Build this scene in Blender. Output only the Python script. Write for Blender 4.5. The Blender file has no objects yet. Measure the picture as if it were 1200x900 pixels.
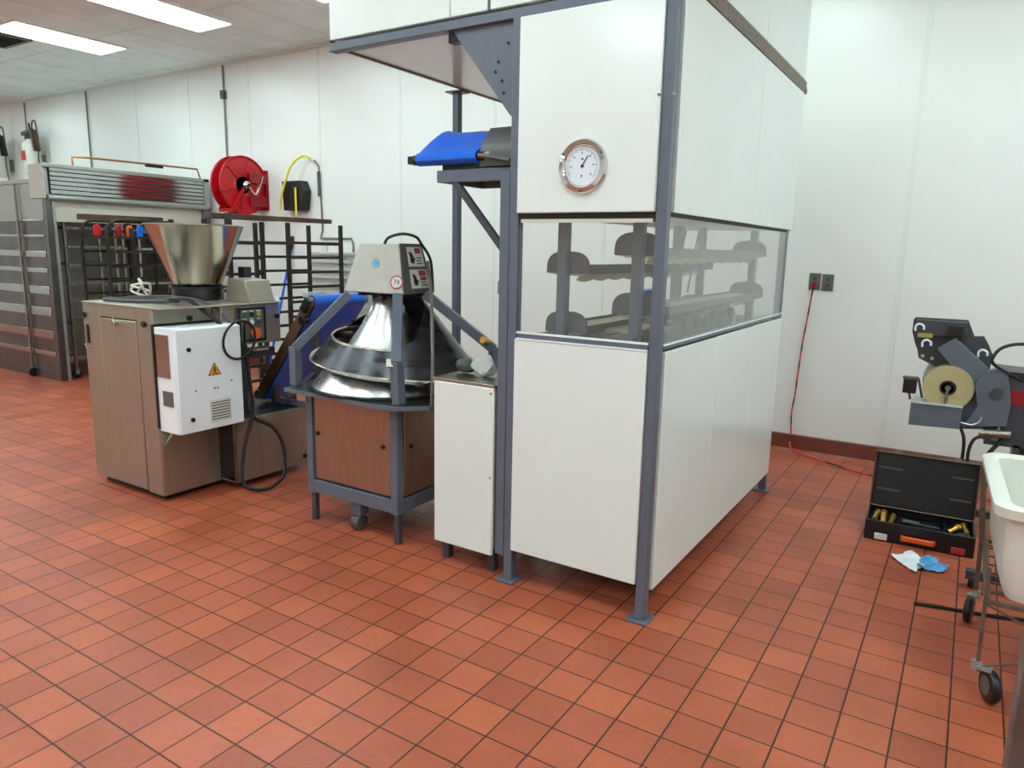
import bpy, bmesh, math, random
from mathutils import Vector, Matrix
random.seed(7)
PI = math.pi
scene = bpy.context.scene
COL = scene.collection
YW = 6.12          # back wall plane
ZC = 3.8           # ceiling height

# ------------------------------------------------------------------ materials
def srgb(c):
    return tuple(((v/255)/12.92 if v/255 <= .04045 else ((v/255+.055)/1.055)**2.4) for v in c) + (1.0,)

def mat(name, col, rough=.5, metal=0.0, noise=0.0, nscale=8.0, bump=0.0, bscale=60, stretch=None, coat=0.0, emis=None, estr=0, col2=None, spec=.5, rnoise=0.0):
    m = bpy.data.materials.new(name); m.use_nodes = True
    nt = m.node_tree; N = nt.nodes; L = nt.links
    b = N['Principled BSDF']
    b.inputs['Base Color'].default_value = srgb(col)
    b.inputs['Roughness'].default_value = rough
    b.inputs['Metallic'].default_value = metal
    b.inputs['Specular IOR Level'].default_value = spec
    if coat:
        b.inputs['Coat Weight'].default_value = coat; b.inputs['Coat Roughness'].default_value = .12
    if emis:
        b.inputs['Emission Color'].default_value = srgb(emis); b.inputs['Emission Strength'].default_value = estr
    tc = None
    if noise or bump or rnoise:
        tc = N.new('ShaderNodeTexCoord'); mp = N.new('ShaderNodeMapping')
        L.new(tc.outputs['Object'], mp.inputs['Vector'])
        if stretch: mp.inputs['Scale'].default_value = stretch
    if noise or rnoise:
        n = N.new('ShaderNodeTexNoise'); n.inputs['Scale'].default_value = nscale; n.inputs['Detail'].default_value = 6
        L.new(mp.outputs['Vector'], n.inputs['Vector'])
    if noise:
        r = N.new('ShaderNodeMapRange'); L.new(n.outputs['Fac'], r.inputs['Value'])
        r.inputs['From Min'].default_value = .3; r.inputs['From Max'].default_value = .7
        mx = N.new('ShaderNodeMix'); mx.data_type = 'RGBA'
        c = srgb(col)
        c2 = srgb(col2) if col2 else tuple(max(0, v*(1-noise)) for v in c[:3])+(1,)
        mx.inputs[6].default_value = c2; mx.inputs[7].default_value = c
        L.new(r.outputs[0], mx.inputs[0]); L.new(mx.outputs[2], b.inputs['Base Color'])
    if rnoise:
        r = N.new('ShaderNodeMapRange'); L.new(n.outputs['Fac'], r.inputs['Value'])
        r.inputs['From Min'].default_value = .3; r.inputs['From Max'].default_value = .7
        r.inputs['To Min'].default_value = max(.02, rough-rnoise); r.inputs['To Max'].default_value = rough+rnoise
        L.new(r.outputs[0], b.inputs['Roughness'])
    if bump:
        n2 = N.new('ShaderNodeTexNoise'); n2.inputs['Scale'].default_value = bscale; n2.inputs['Detail'].default_value = 3
        L.new(mp.outputs['Vector'], n2.inputs['Vector'])
        bp = N.new('ShaderNodeBump'); bp.inputs['Strength'].default_value = bump; bp.inputs['Distance'].default_value = .01
        L.new(n2.outputs['Fac'], bp.inputs['Height']); L.new(bp.outputs['Normal'], b.inputs['Normal'])
    return m

M = {}
M['cream'] = mat('cream_enamel', (230,237,234), .22, noise=.03, nscale=3, coat=.3)
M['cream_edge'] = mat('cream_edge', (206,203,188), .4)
M['slate'] = mat('slate_paint', (98,106,120), .33, noise=.12, nscale=12)
M['slate_dark'] = mat('slate_paint_worn', (66,68,76), .4, noise=.15, nscale=10)
M['steel'] = mat('brushed_steel', (176,170,158), .3, metal=1, noise=.1, nscale=5, stretch=(40,40,1), rnoise=.06)
M['steel_div'] = mat('divider_steel', (176,168,152), .4, metal=.8, noise=.12, nscale=4, stretch=(25,25,1), rnoise=.06)
M['steel_bright'] = mat('bright_aluminium', (215,216,216), .3, metal=1, noise=.15, nscale=7, rnoise=.08, bump=.05, bscale=20)
M['steel_dark'] = mat('dark_worn_steel', (82,82,86), .32, metal=.9, noise=.5, nscale=5, stretch=(1,1,4), rnoise=.1)
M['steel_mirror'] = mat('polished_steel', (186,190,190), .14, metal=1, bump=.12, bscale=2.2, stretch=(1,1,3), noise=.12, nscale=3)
M['galv'] = mat('galvanised', (186,190,184), .45, metal=.7, noise=.3, nscale=60)
M['hopper'] = mat('hopper_steel', (190,184,174), .2, metal=1, noise=.08, nscale=6, rnoise=.05)
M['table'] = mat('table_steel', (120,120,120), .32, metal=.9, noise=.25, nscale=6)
M['rust'] = mat('rounder_panel_steel', (172,140,122), .38, metal=.85, noise=.15, nscale=6, stretch=(8,8,1))
M['blue'] = mat('blue_belt', (16,104,226), .28, noise=.06, nscale=6)
M['white'] = mat('white_enamel', (240,248,252), .35, noise=.02)
M['white_plastic'] = mat('white_plastic', (226,226,216), .35, noise=.06, nscale=5)
M['clear_grey'] = mat('milky_plastic', (196,200,196), .3, noise=.12, nscale=20)
M['black'] = mat('black_rubber', (18,18,20), .45)
M['black_plastic'] = mat('black_plastic', (15,16,19), .35, noise=.2, nscale=15)
M['iron'] = mat('oven_rack_iron', (56,46,40), .55, metal=.4, noise=.45, nscale=9, col2=(30,24,22))
M['iron_bar'] = mat('browned_bar', (110,84,66), .5, metal=.3, noise=.5, nscale=5, col2=(58,40,34))
M['red'] = mat('red_enamel', (196,18,30), .3, noise=.15, nscale=10)
M['red_dark'] = mat('red_dark_enamel', (150,14,26), .4)
M['yellow'] = mat('yellow_hose', (232,220,60), .4)
M['orange'] = mat('orange_plastic', (226,92,30), .4)
M['ochre'] = mat('warning_yellow', (236,160,30), .45)
M['brass'] = mat('brass_fitting', (214,170,80), .3, metal=.9)
M['greybox'] = mat('gearbox_enamel', (190,190,180), .45, noise=.1, nscale=14, bump=.05)
M['graydark'] = mat('dark_grey_plate', (78,80,78), .45, noise=.1, nscale=12)
M['outlet'] = mat('outlet_steel', (112,114,108), .4, metal=.5)
M['wood'] = mat('cream_board', (214,204,172), .5, noise=.12, nscale=7)
M['brown_beam'] = mat('brown_metal', (138,106,84), .42, metal=.6, noise=.35, nscale=7)
M['tan'] = mat('tan_roll', (190,176,130), .45, noise=.1, nscale=20)
M['blueglove'] = mat('blue_nitrile', (90,165,222), .45, noise=.3, nscale=14)
M['paper'] = mat('white_paper', (228,232,234), .6, noise=.05)
M['tray'] = mat('grey_tray_plastic', (92,90,98), .45)
M['traytop'] = mat('tray_cloth', (206,202,178), .7, noise=.1, nscale=12)
M['baseboard'] = mat('brown_quarry_base', (122,62,48), .35, noise=.25, nscale=6)
M['grout_lt'] = mat('floor_edge_stain', (170,140,120), .6, noise=.3, nscale=14)
M['wall'] = mat('wall_frp', (234,235,231), .32, noise=.03, nscale=1.2, bump=.05, bscale=90)
M['seam'] = mat('wall_batten', (226,230,224), .35)
M['gap'] = mat('dark_gap', (34,32,30), .7)
M['emit'] = mat('lamp_diffuser', (255,255,255), .5, emis=(228,253,255), estr=15.5)
M['dial'] = mat('dial_white', (226,230,240), .3)
M['chrome'] = mat('chrome', (220,222,220), .08, metal=1)
M['blue_sticker'] = mat('blue_sticker', (110,176,214), .4)
M['label_white'] = mat('label_white', (214,216,212), .4)
M['label_red'] = mat('label_red', (170,52,52), .4)
M['gold'] = mat('yellow_label', (176,158,80), .45)
M['conduit'] = mat('conduit_grey', (120,124,122), .4, metal=.4)
M['cartsteel'] = mat('rusty_cart_wire', (126,112,98), .45, metal=.6, noise=.4, nscale=30)
M['grimy'] = mat('grimy_galvanised', (128,116,108), .5, metal=.3, noise=.35, nscale=9)
M['fabric_white'] = mat('white_rag', (214,210,196), .8)
M['green'] = mat('green_enamel', (40,110,80), .4)
M['skin'] = mat('copper_pipe', (176,120,84), .35, metal=.7)

def glass_mat(name, haze):
    m = bpy.data.materials.new(name); m.use_nodes = True
    nt = m.node_tree; N = nt.nodes; L = nt.links; N.clear()
    o = N.new('ShaderNodeOutputMaterial'); mx = N.new('ShaderNodeMixShader')
    t = N.new('ShaderNodeBsdfTransparent'); t.inputs['Color'].default_value = (.985,.99,.985,1)
    g = N.new('ShaderNodeBsdfGlossy'); g.inputs['Roughness'].default_value = .03
    lw = N.new('ShaderNodeLayerWeight'); lw.inputs['Blend'].default_value = .5
    pw = N.new('ShaderNodeMath'); pw.operation = 'POWER'; pw.inputs[1].default_value = 5
    ma = N.new('ShaderNodeMath'); ma.operation = 'MULTIPLY_ADD'; ma.inputs[1].default_value = .9; ma.inputs[2].default_value = .05
    d = N.new('ShaderNodeBsdfDiffuse'); d.inputs['Color'].default_value = (.8,.83,.8,1)
    m2 = N.new('ShaderNodeMixShader'); m2.inputs[0].default_value = haze
    L.new(lw.outputs['Facing'], pw.inputs[0]); L.new(pw.outputs[0], ma.inputs[0]); L.new(ma.outputs[0], mx.inputs[0])
    L.new(t.outputs[0], mx.inputs[1]); L.new(g.outputs[0], mx.inputs[2])
    L.new(mx.outputs[0], m2.inputs[1]); L.new(d.outputs[0], m2.inputs[2]); L.new(m2.outputs[0], o.inputs['Surface'])
    return m
M['glass'] = glass_mat('clear_acrylic', .015); M['glass_side'] = glass_mat('glare_hazed_acrylic', .10)  # side pane's pale diffuse mix stands in for reflected glare

def floor_mat():
    m = bpy.data.materials.new('quarry_tiles'); m.use_nodes = True
    nt = m.node_tree; N = nt.nodes; L = nt.links; b = N['Principled BSDF']
    tc = N.new('ShaderNodeTexCoord'); mp = N.new('ShaderNodeMapping')
    mp.inputs['Location'].default_value = (-.0952, -.1478+.0, 0)
    L.new(tc.outputs['Object'], mp.inputs['Vector'])
    br = N.new('ShaderNodeTexBrick'); br.offset = 0; br.squash = 1
    br.inputs['Scale'].default_value = 1; br.inputs['Brick Width'].default_value = .16; br.inputs['Row Height'].default_value = .16
    br.inputs['Mortar Size'].default_value = .0036; br.inputs['Mortar Smooth'].default_value = .35
    br.inputs['Color1'].default_value = srgb((188,98,67)); br.inputs['Color2'].default_value = srgb((164,82,57))
    br.inputs['Mortar'].default_value = srgb((62,34,24))
    L.new(mp.outputs[0], br.inputs['Vector'])
    n = N.new('ShaderNodeTexNoise'); n.inputs['Scale'].default_value = 2.2; n.inputs['Detail'].default_value = 8
    L.new(tc.outputs['Object'], n.inputs['Vector'])
    r = N.new('ShaderNodeMapRange'); r.inputs['From Min'].default_value=.35; r.inputs['From Max'].default_value=.7
    r.inputs['To Min'].default_value=.82; r.inputs['To Max'].default_value=1.08
    L.new(n.outputs['Fac'], r.inputs['Value'])
    n3 = N.new('ShaderNodeTexNoise'); n3.inputs['Scale'].default_value = 40; n3.inputs['Detail'].default_value = 5
    L.new(tc.outputs['Object'], n3.inputs['Vector'])
    r3 = N.new('ShaderNodeMapRange'); r3.inputs['From Min'].default_value=.3; r3.inputs['From Max'].default_value=.7
    r3.inputs['To Min'].default_value=.93; r3.inputs['To Max'].default_value=1.05
    L.new(n3.outputs['Fac'], r3.inputs['Value'])
    mm = N.new('ShaderNodeMath'); mm.operation='MULTIPLY'; L.new(r.outputs[0], mm.inputs[0]); L.new(r3.outputs[0], mm.inputs[1])
    vm = N.new('ShaderNodeVectorMath'); vm.operation = 'SCALE'
    L.new(br.outputs['Color'], vm.inputs[0]); L.new(mm.outputs[0], vm.inputs['Scale'])
    sx = N.new('ShaderNodeSeparateXYZ'); L.new(tc.outputs['Object'], sx.inputs[0])
    ry = N.new('ShaderNodeMapRange'); ry.inputs['From Min'].default_value=5.93; ry.inputs['From Max'].default_value=6.08; ry.inputs['To Max'].default_value=.75
    L.new(sx.outputs['Y'], ry.inputs['Value'])
    n4 = N.new('ShaderNodeTexNoise'); n4.inputs['Scale'].default_value = 9; n4.inputs['Detail'].default_value = 6; L.new(tc.outputs['Object'], n4.inputs['Vector'])
    r4 = N.new('ShaderNodeMapRange'); r4.inputs['From Min'].default_value=.38; r4.inputs['From Max'].default_value=.62; L.new(n4.outputs['Fac'], r4.inputs['Value'])
    m4 = N.new('ShaderNodeMath'); m4.operation='MULTIPLY'; L.new(ry.outputs[0], m4.inputs[0]); L.new(r4.outputs[0], m4.inputs[1])
    mx4 = N.new('ShaderNodeMix'); mx4.data_type='RGBA'; mx4.inputs[7].default_value = srgb((170,146,124))
    L.new(m4.outputs[0], mx4.inputs[0]); L.new(vm.outputs[0], mx4.inputs[6]); L.new(mx4.outputs[2], b.inputs['Base Color'])
    rr = N.new('ShaderNodeMapRange'); rr.inputs['To Min'].default_value=.30; rr.inputs['To Max'].default_value=.5
    L.new(n.outputs['Fac'], rr.inputs['Value']); L.new(rr.outputs[0], b.inputs['Roughness'])
    bp = N.new('ShaderNodeBump'); bp.invert = True; bp.inputs['Strength'].default_value=.5; bp.inputs['Distance'].default_value=.003
    L.new(br.outputs['Fac'], bp.inputs['Height']); L.new(bp.outputs[0], b.inputs['Normal'])
    b.inputs['Specular IOR Level'].default_value = .4
    return m
M['floor'] = floor_mat()

def ceil_mat():
    m = bpy.data.materials.new('ceiling_tiles'); m.use_nodes = True
    nt = m.node_tree; N = nt.nodes; L = nt.links; b = N['Principled BSDF']
    tc = N.new('ShaderNodeTexCoord'); mp = N.new('ShaderNodeMapping'); mp.inputs['Location'].default_value = (.07, .15, 0)
    L.new(tc.outputs['Object'], mp.inputs['Vector'])
    br = N.new('ShaderNodeTexBrick'); br.offset = 0
    br.inputs['Scale'].default_value = 1; br.inputs['Brick Width'].default_value = .61; br.inputs['Row Height'].default_value = 1.22
    br.inputs['Mortar Size'].default_value = .009; br.inputs['Mortar Smooth'].default_value = .2
    br.inputs['Color1'].default_value = srgb((240,250,250)); br.inputs['Color2'].default_value = srgb((234,244,243))
    br.inputs['Mortar'].default_value = srgb((214,216,210))
    L.new(mp.outputs[0], br.inputs['Vector'])
    n = N.new('ShaderNodeTexNoise'); n.inputs['Scale'].default_value = 3; n.inputs['Detail'].default_value = 6
    L.new(tc.outputs['Object'], n.inputs['Vector'])
    r = N.new('ShaderNodeMapRange'); r.inputs['From Min'].default_value=.3; r.inputs['From Max'].default_value=.7
    r.inputs['To Min'].default_value=.9; r.inputs['To Max'].default_value=1.03
    L.new(n.outputs['Fac'], r.inputs['Value'])
    vm = N.new('ShaderNodeVectorMath'); vm.operation='SCALE'; L.new(br.outputs['Color'], vm.inputs[0]); L.new(r.outputs[0], vm.inputs['Scale'])
    L.new(vm.outputs[0], b.inputs['Base Color']); b.inputs['Roughness'].default_value = .8
    return m
M['ceiling'] = ceil_mat()

# ------------------------------------------------------------------ geometry helpers
class MB:
    def __init__(s): s.bm = bmesh.new(); s.mi = 0
    def _f(s, vs):
        try:
            f = s.bm.faces.new(vs); f.material_index = s.mi; return f
        except ValueError: return None
    def hexa(s, p):     # 8 points: bottom 4 ccw, top 4 ccw
        v = [s.bm.verts.new(q) for q in p]
        for f in ((3,2,1,0),(4,5,6,7),(0,1,5,4),(1,2,6,5),(2,3,7,6),(3,0,4,7)): s._f([v[i] for i in f])
        return s
    def box(s, x0,x1,y0,y1,z0,z1):
        x0,x1 = sorted((x0,x1)); y0,y1 = sorted((y0,y1)); z0,z1 = sorted((z0,z1))
        return s.hexa([(x0,y0,z0),(x1,y0,z0),(x1,y1,z0),(x0,y1,z0),(x0,y0,z1),(x1,y0,z1),(x1,y1,z1),(x0,y1,z1)])
    def bar(s, p, q, w, h=None, up=(0,0,1)):
        p=Vector(p); q=Vector(q); h = w if h is None else h
        d=(q-p).normalized(); u=Vector(up)
        if abs(d.dot(u))>.98: u=Vector((0,1,0))
        a=d.cross(u).normalized()*w/2; b=a.cross(d).normalized()*h/2
        return s.hexa([p-a-b,p+a-b,q+a-b,q-a-b,p-a+b,p+a+b,q+a+b,q-a+b])
    def prism(s, pts, vec):
        n=len(pts); vec=Vector(vec)
        a=[s.bm.verts.new(p) for p in pts]; b=[s.bm.verts.new(Vector(p)+vec) for p in pts]
        s._f(a[::-1]); s._f(b)
        for i in range(n): s._f([a[i],a[(i+1)%n],b[(i+1)%n],b[i]])
        return s
    def cyl(s, p, q, r, r2=None, n=20, caps=True):
        p=Vector(p); q=Vector(q); r2 = r if r2 is None else r2
        d=(q-p).normalized(); u=Vector((0,0,1)) if abs(d.z)<.95 else Vector((1,0,0))
        a=d.cross(u).normalized(); b=d.cross(a)
        A=[];B=[]
        for i in range(n):
            t=2*PI*i/n; v=a*math.cos(t)+b*math.sin(t)
            A.append(s.bm.verts.new(p+v*r)); B.append(s.bm.verts.new(q+v*r2))
        for i in range(n): s._f([A[i],A[(i+1)%n],B[(i+1)%n],B[i]])
        if caps: s._f(A[::-1]); s._f(B)
        return s
    def lathe(s, c, prof, n=40, axis=(0,0,1), closed=False):
        c=Vector(c); d=Vector(axis).normalized(); u=Vector((0,0,1)) if abs(d.z)<.95 else Vector((1,0,0))
        a=d.cross(u).normalized(); b=d.cross(a); rings=[]
        for r,h in prof:
            rings.append([s.bm.verts.new(c+d*h+(a*math.cos(2*PI*i/n)+b*math.sin(2*PI*i/n))*r) for i in range(n)] if r>1e-6 else [s.bm.verts.new(c+d*h)])
        prs=list(zip(rings,rings[1:]))+([(rings[-1],rings[0])] if closed else [])
        for A,B in prs:
            for i in range(n):
                j=(i+1)%n
                if len(A)==1 and len(B)==1: continue
                if len(A)==1: s._f([A[0],B[j],B[i]])
                elif len(B)==1: s._f([A[i],A[j],B[0]])
                else: s._f([A[i],A[j],B[j],B[i]])
        return s
    def tube(s, pts, r, n=8, smooth=0):
        pts=[Vector(p) for p in pts]
        if smooth: pts=spline(pts, smooth)
        rings=[]; prev=None
        for i,p in enumerate(pts):
            d=((pts[i+1]-p) if i==0 else (p-pts[i-1]) if i==len(pts)-1 else (pts[i+1]-pts[i-1])).normalized()
            if prev is None:
                u=Vector((0,0,1)) if abs(d.z)<.9 else Vector((1,0,0)); a=d.cross(u).normalized()
            else:
                a=(prev-d*prev.dot(d)); a = a.normalized() if a.length>1e-6 else d.orthogonal().normalized()
            prev=a; b=d.cross(a)
            rings.append([s.bm.verts.new(p+(a*math.cos(2*PI*k/n)+b*math.sin(2*PI*k/n))*r) for k in range(n)])
        for A,B in zip(rings,rings[1:]):
            for k in range(n): s._f([A[k],A[(k+1)%n],B[(k+1)%n],B[k]])
        s._f(rings[0][::-1]); s._f(rings[-1])
        return s
    def sheet(s, rows, th=.003):      # rows of points -> thick sheet
        R=[[Vector(p) for p in r] for r in rows]; nr=len(R); nc=len(R[0])
        def nrm(i,j):
            a=R[min(i+1,nr-1)][j]-R[max(i-1,0)][j]; b=R[i][min(j+1,nc-1)]-R[i][max(j-1,0)]
            c=a.cross(b); return c.normalized() if c.length>1e-9 else Vector((0,0,1))
        T=[[s.bm.verts.new(R[i][j]+nrm(i,j)*th/2) for j in range(nc)] for i in range(nr)]
        B=[[s.bm.verts.new(R[i][j]-nrm(i,j)*th/2) for j in range(nc)] for i in range(nr)]
        for i in range(nr-1):
            for j in range(nc-1):
                s._f([T[i][j],T[i+1][j],T[i+1][j+1],T[i][j+1]]); s._f([B[i][j],B[i][j+1],B[i+1][j+1],B[i+1][j]])
        for i in range(nr-1):
            s._f([T[i][0],B[i][0],B[i+1][0],T[i+1][0]]); s._f([T[i][-1],T[i+1][-1],B[i+1][-1],B[i][-1]])
        for j in range(nc-1):
            s._f([T[0][j],T[0][j+1],B[0][j+1],B[0][j]]); s._f([T[-1][j],B[-1][j],B[-1][j+1],T[-1][j+1]])
        return s

def spline(P, k):
    out=[]; n=len(P)
    for i in range(n-1):
        p0=P[max(i-1,0)]; p1=P[i]; p2=P[i+1]; p3=P[min(i+2,n-1)]
        for j in range(k):
            t=j/k
            out.append(.5*((2*p1)+(p2-p0)*t+(2*p0-5*p1+4*p2-p3)*t*t+(3*p1-p0-3*p2+p3)*t**3))
    out.append(P[-1]); return out

def root_loc(o):
    while o.parent: o=o.parent
    return o.location
def obj(name, mb, m, parent=None, bev=0, world=True, ang=35, **tags):
    bm=mb.bm
    if parent is not None and world:
        bmesh.ops.translate(bm, verts=bm.verts, vec=-Vector(root_loc(parent)))
    origin=None
    if parent is None and world:
        xs=[v.co for v in bm.verts]
        origin=Vector(((min(v.x for v in xs)+max(v.x for v in xs))/2,(min(v.y for v in xs)+max(v.y for v in xs))/2,min(v.z for v in xs)))
        bmesh.ops.translate(bm, verts=bm.verts, vec=-origin)
    bmesh.ops.recalc_face_normals(bm, faces=bm.faces)
    me=bpy.data.meshes.new(name); bm.to_mesh(me); bm.free()
    for x in (m if isinstance(m,(list,tuple)) else [m]): me.materials.append(M[x])
    for p in me.polygons: p.use_smooth=True
    me.set_sharp_from_angle(angle=math.radians(ang))
    o=bpy.data.objects.new(name, me); COL.objects.link(o)
    if parent is not None: o.parent=parent
    if origin is not None: o.location=origin
    if bev:
        b=o.modifiers.new('bevel','BEVEL'); b.width=bev; b.segments=2; b.limit_method='ANGLE'; b.angle_limit=math.radians(50)
        b.harden_normals=False
    for k,v in tags.items(): o[k]=v
    return o
def thing(name, label, cat, loc, group=None, rz=0):
    o=bpy.data.objects.new(name,None); COL.objects.link(o); o.location=loc; o.rotation_euler=(0,0,rz); o.empty_display_size=.1
    o['label']=label; o['category']=cat
    if group: o['group']=group
    return o
def tag(o, label, cat, group=None, kind=None):
    o['label']=label; o['category']=cat
    if group: o['group']=group
    if kind: o['kind']=kind
    return o
def struct(name, mb, m, parent=None, **k):
    o=obj(name, mb, m, parent, **k)
    if parent is None: o['kind']='structure'
    return o
def copy_tree(o, parent=None):
    c=o.copy(); COL.objects.link(c); c.parent=parent
    for ch in list(o.children): copy_tree(ch, c)
    return c
def text(name, s, size, m, parent, mtx):
    """lettering as mesh; mtx places it (world), x right, y up, z out"""
    cu=bpy.data.curves.new('t','FONT'); cu.body=s; cu.size=size; cu.extrude=.0006; cu.align_x='CENTER'; cu.align_y='CENTER'
    t=bpy.data.objects.new('t',cu); COL.objects.link(t)
    dg=bpy.context.evaluated_depsgraph_get(); me=bpy.data.meshes.new_from_object(t.evaluated_get(dg))
    bpy.data.objects.remove(t)
    me.transform(mtx); me.transform(Matrix.Translation(-Vector(root_loc(parent))))
    me.name=name; me.materials.clear(); me.materials.append(M[m])
    o=bpy.data.objects.new(name,me); COL.objects.link(o); o.parent=parent; return o
def frame(o, xr, up):
    xr=Vector(xr).normalized(); up=Vector(up).normalized(); z=xr.cross(up).normalized(); up=z.cross(xr)
    m=Matrix((xr,up,z)).transposed().to_4x4(); m.translation=Vector(o); return m

# ------------------------------------------------------------------ room
XL,XR,YF = -16.5,3.6,-4.6
struct('floor', MB().box(XL,XR,YF,YW,-.1,0), 'floor').location
for o in (bpy.data.objects['floor'],):       # keep tile grid on world axes
    me=o.data; me.transform(Matrix.Translation(o.location)); o.location=(0,0,0)
struct('ceiling', MB().box(XL,XR,YF,YW,ZC,ZC+.1), 'ceiling')
o=bpy.data.objects['ceiling']; o.data.transform(Matrix.Translation(o.location)); o.location=(0,0,0)
struct('wall_back', MB().box(XL,XR,YW,YW+.12,-.1,ZC+.1), 'wall')
struct('wall_left', MB().box(XL-.12,XL,YF,YW+.12,-.1,ZC+.1), 'wall')
struct('wall_right', MB().box(XR,XR+.12,YF,YW+.12,-.1,ZC+.1), 'wall')
struct('wall_front', MB().box(XL,XR,YF-.12,YF,-.1,ZC+.1), 'wall')
mb=MB(); mb.prism([(XL,YW,0),(XL,YW-.014,0),(XL,YW-.014,.012),(XL,YW-.012,.112),(XL,YW-.004,.12),(XL,YW,.12)],(XR-XL,0,0))
struct('baseboard_back', mb, 'baseboard')
k=1
for i in range(-12,4):
    x=-.48+1.22*i
    if x<XL+.3: continue
    struct('trim_%d'%k, MB().box(x-.016,x+.016,YW-.004,YW,.125,ZC-.02), 'seam', bev=.0015); k+=1
struct('trim_%d'%k, MB().box(XL,XR,YW-.02,YW,ZC-.025,ZC), 'seam')

# ------------------------------------------------------------------ ceiling lights
def troffer(x,y,label):
    t=thing('ceiling_light',label,'ceiling light',(x,y,ZC-.02),'recessed fluorescent ceiling lights')
    a=MB()
    for b in ((x-.3,x+.3,y-.61,y-.585),(x-.3,x+.3,y+.585,y+.61),(x-.3,x-.275,y-.585,y+.585),(x+.275,x+.3,y-.585,y+.585)):
        a.box(*b,ZC-.018,ZC+.0)
    obj('frame',a,'white',t)
    obj('diffuser',MB().box(x-.275,x+.275,y-.585,y+.585,ZC-.014,ZC-.002),'emit',t)
    return t
lamps=[]
for yy in (4.52,1.3,-1.95):
    for xx in (-14.9,-12.2,-10.6,-8.93,-7.0,-5.1,-3.2,-1.3,.9,2.7):  # unseen outer columns partly added to brighten the left and right walls
        if yy==4.52 and xx in (-10.6,): continue
        lab={(4.52,-7.0):'bright recessed ceiling light cut by the top edge, right of the one beside the vent',
             (4.52,-8.93):'bright recessed ceiling light beside the dark air vent at top left',
             (4.52,-12.2):'sliver of a bright ceiling light at the far left edge of the picture'}.get((yy,xx),'unseen recessed ceiling light outside the picture, in a grid partly added for brightness')
        lamps.append(troffer(xx,yy,lab))

t=thing('air_vent','dark louvred ceiling air vent at the top left corner beside a light','air vent',(-9.62,4.2,ZC-.02))
a=MB()
for b in ((-9.95,-9.3,4.0,4.04),(-9.95,-9.3,4.36,4.4),(-9.95,-9.91,4.04,4.36),(-9.34,-9.3,4.04,4.36)): a.box(*b,ZC-.02,ZC)
obj('frame',a,'outlet',t)
obj('backing',MB().box(-9.91,-9.34,4.04,4.36,ZC-.004,ZC-.001),'gap',t)
a=MB()
for i in range(7):
    y=4.065+i*.045; a.hexa([(-9.91,y,ZC-.02),(-9.34,y,ZC-.02),(-9.34,y+.006,ZC-.02),(-9.91,y+.006,ZC-.02),(-9.91,y+.02,ZC-.004),(-9.34,y+.02,ZC-.004),(-9.34,y+.026,ZC-.004),(-9.91,y+.026,ZC-.004)])
obj('louvre',a,'graydark',t)

# ------------------------------------------------------------------ wall services
def conduit(x,z0,boxz,label):
    t=thing('conduit',label,'conduit',(x,YW-.015,z0))
    obj('pipe',MB().cyl((x,YW-.016,z0),(x,YW-.016,ZC-.03),.011,n=10),'conduit',t)
    if boxz: obj('junction_box',MB().box(x-.035,x+.035,YW-.05,YW-.001,boxz-.05,boxz+.05),'graydark',t,bev=.004)
    return t
conduit(-8.26,2.36,3.42,'thin grey conduit with a small box on the wall above the red hose reel')
conduit(-11.5,2.3,None,'plain thin grey conduit on the wall right of the two white spray tanks')
conduit(-13.38,2.2,3.2,'thin dark conduit on the wall between the two white spray tanks')

def outlet(x,z,label,plug=False):
    t=thing('wall_outlet',label,'outlet',(x,YW-.006,z))
    obj('cover_plate',MB().box(x-.042,x+.042,YW-.008,YW-.0005,z-.065,z+.065),'outlet',t,bev=.002)
    a=MB()
    for dz in (-.024,.024):
        a.cyl((x,YW-.008,z+dz),(x,YW-.0105,z+dz),.016,n=16)
    f=obj('socket',a,'graydark',t)
    if plug: 
        obj('plug',MB().box(x-.016,x+.016,YW-.05,YW-.0105,z-.045,z-.01),'red_dark',t,bev=.004,label='dark red plug')
    return t
outlet(-1.07,1.37,'grey wall outlet with the red power cord plugged into it',True)
outlet(-.975,1.365,'grey blank-looking wall outlet just right of the plugged one')
outlet(-4.03,1.19,'lone grey wall outlet seen between the thin grey post and the white machine')

# red and black extension cord
pts=[(-1.07,YW-.045,1.325),(-1.08,YW-.03,1.25),(-1.10,YW-.02,1.05),(-1.117,YW-.02,.86),(-1.13,YW-.02,.6),(-1.135,YW-.02,.46),(-1.15,YW-.02,.3),(-1.14,YW-.022,.14),(-1.13,YW-.06,.03),(-1.08,6.0,.012),(-.98,5.93,.012),(-.85,5.83,.012),(-.7,5.75,.012),(-.5,5.65,.012),(-.3,5.6,.012),(.1,5.55,.012),(.5,5.4,.012)]
c=obj('power_cord',MB().tube(pts,.0065,6,5),'orange'); tag(c,'twisted red power cord hanging from the wall outlet and running along the floor','cord')
cm=bpy.data.materials.new('twisted_cord'); cm.use_nodes=True; nt=cm.node_tree
w=nt.nodes.new('ShaderNodeTexWave'); w.inputs['Scale'].default_value=4; tcn=nt.nodes.new('ShaderNodeTexCoord'); w.bands_direction='DIAGONAL'
rp=nt.nodes.new('ShaderNodeValToRGB'); rp.color_ramp.interpolation='CONSTANT'; rp.color_ramp.elements[0].color=srgb((205,70,50)); rp.color_ramp.elements[1].position=.62; rp.color_ramp.elements[1].color=srgb((60,16,16))
nt.links.new(tcn.outputs['Object'],w.inputs['Vector']); nt.links.new(w.outputs['Fac'],rp.inputs[0]); nt.links.new(rp.outputs[0],nt.nodes['Principled BSDF'].inputs['Base Color'])
c.data.materials[0]=cm

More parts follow.
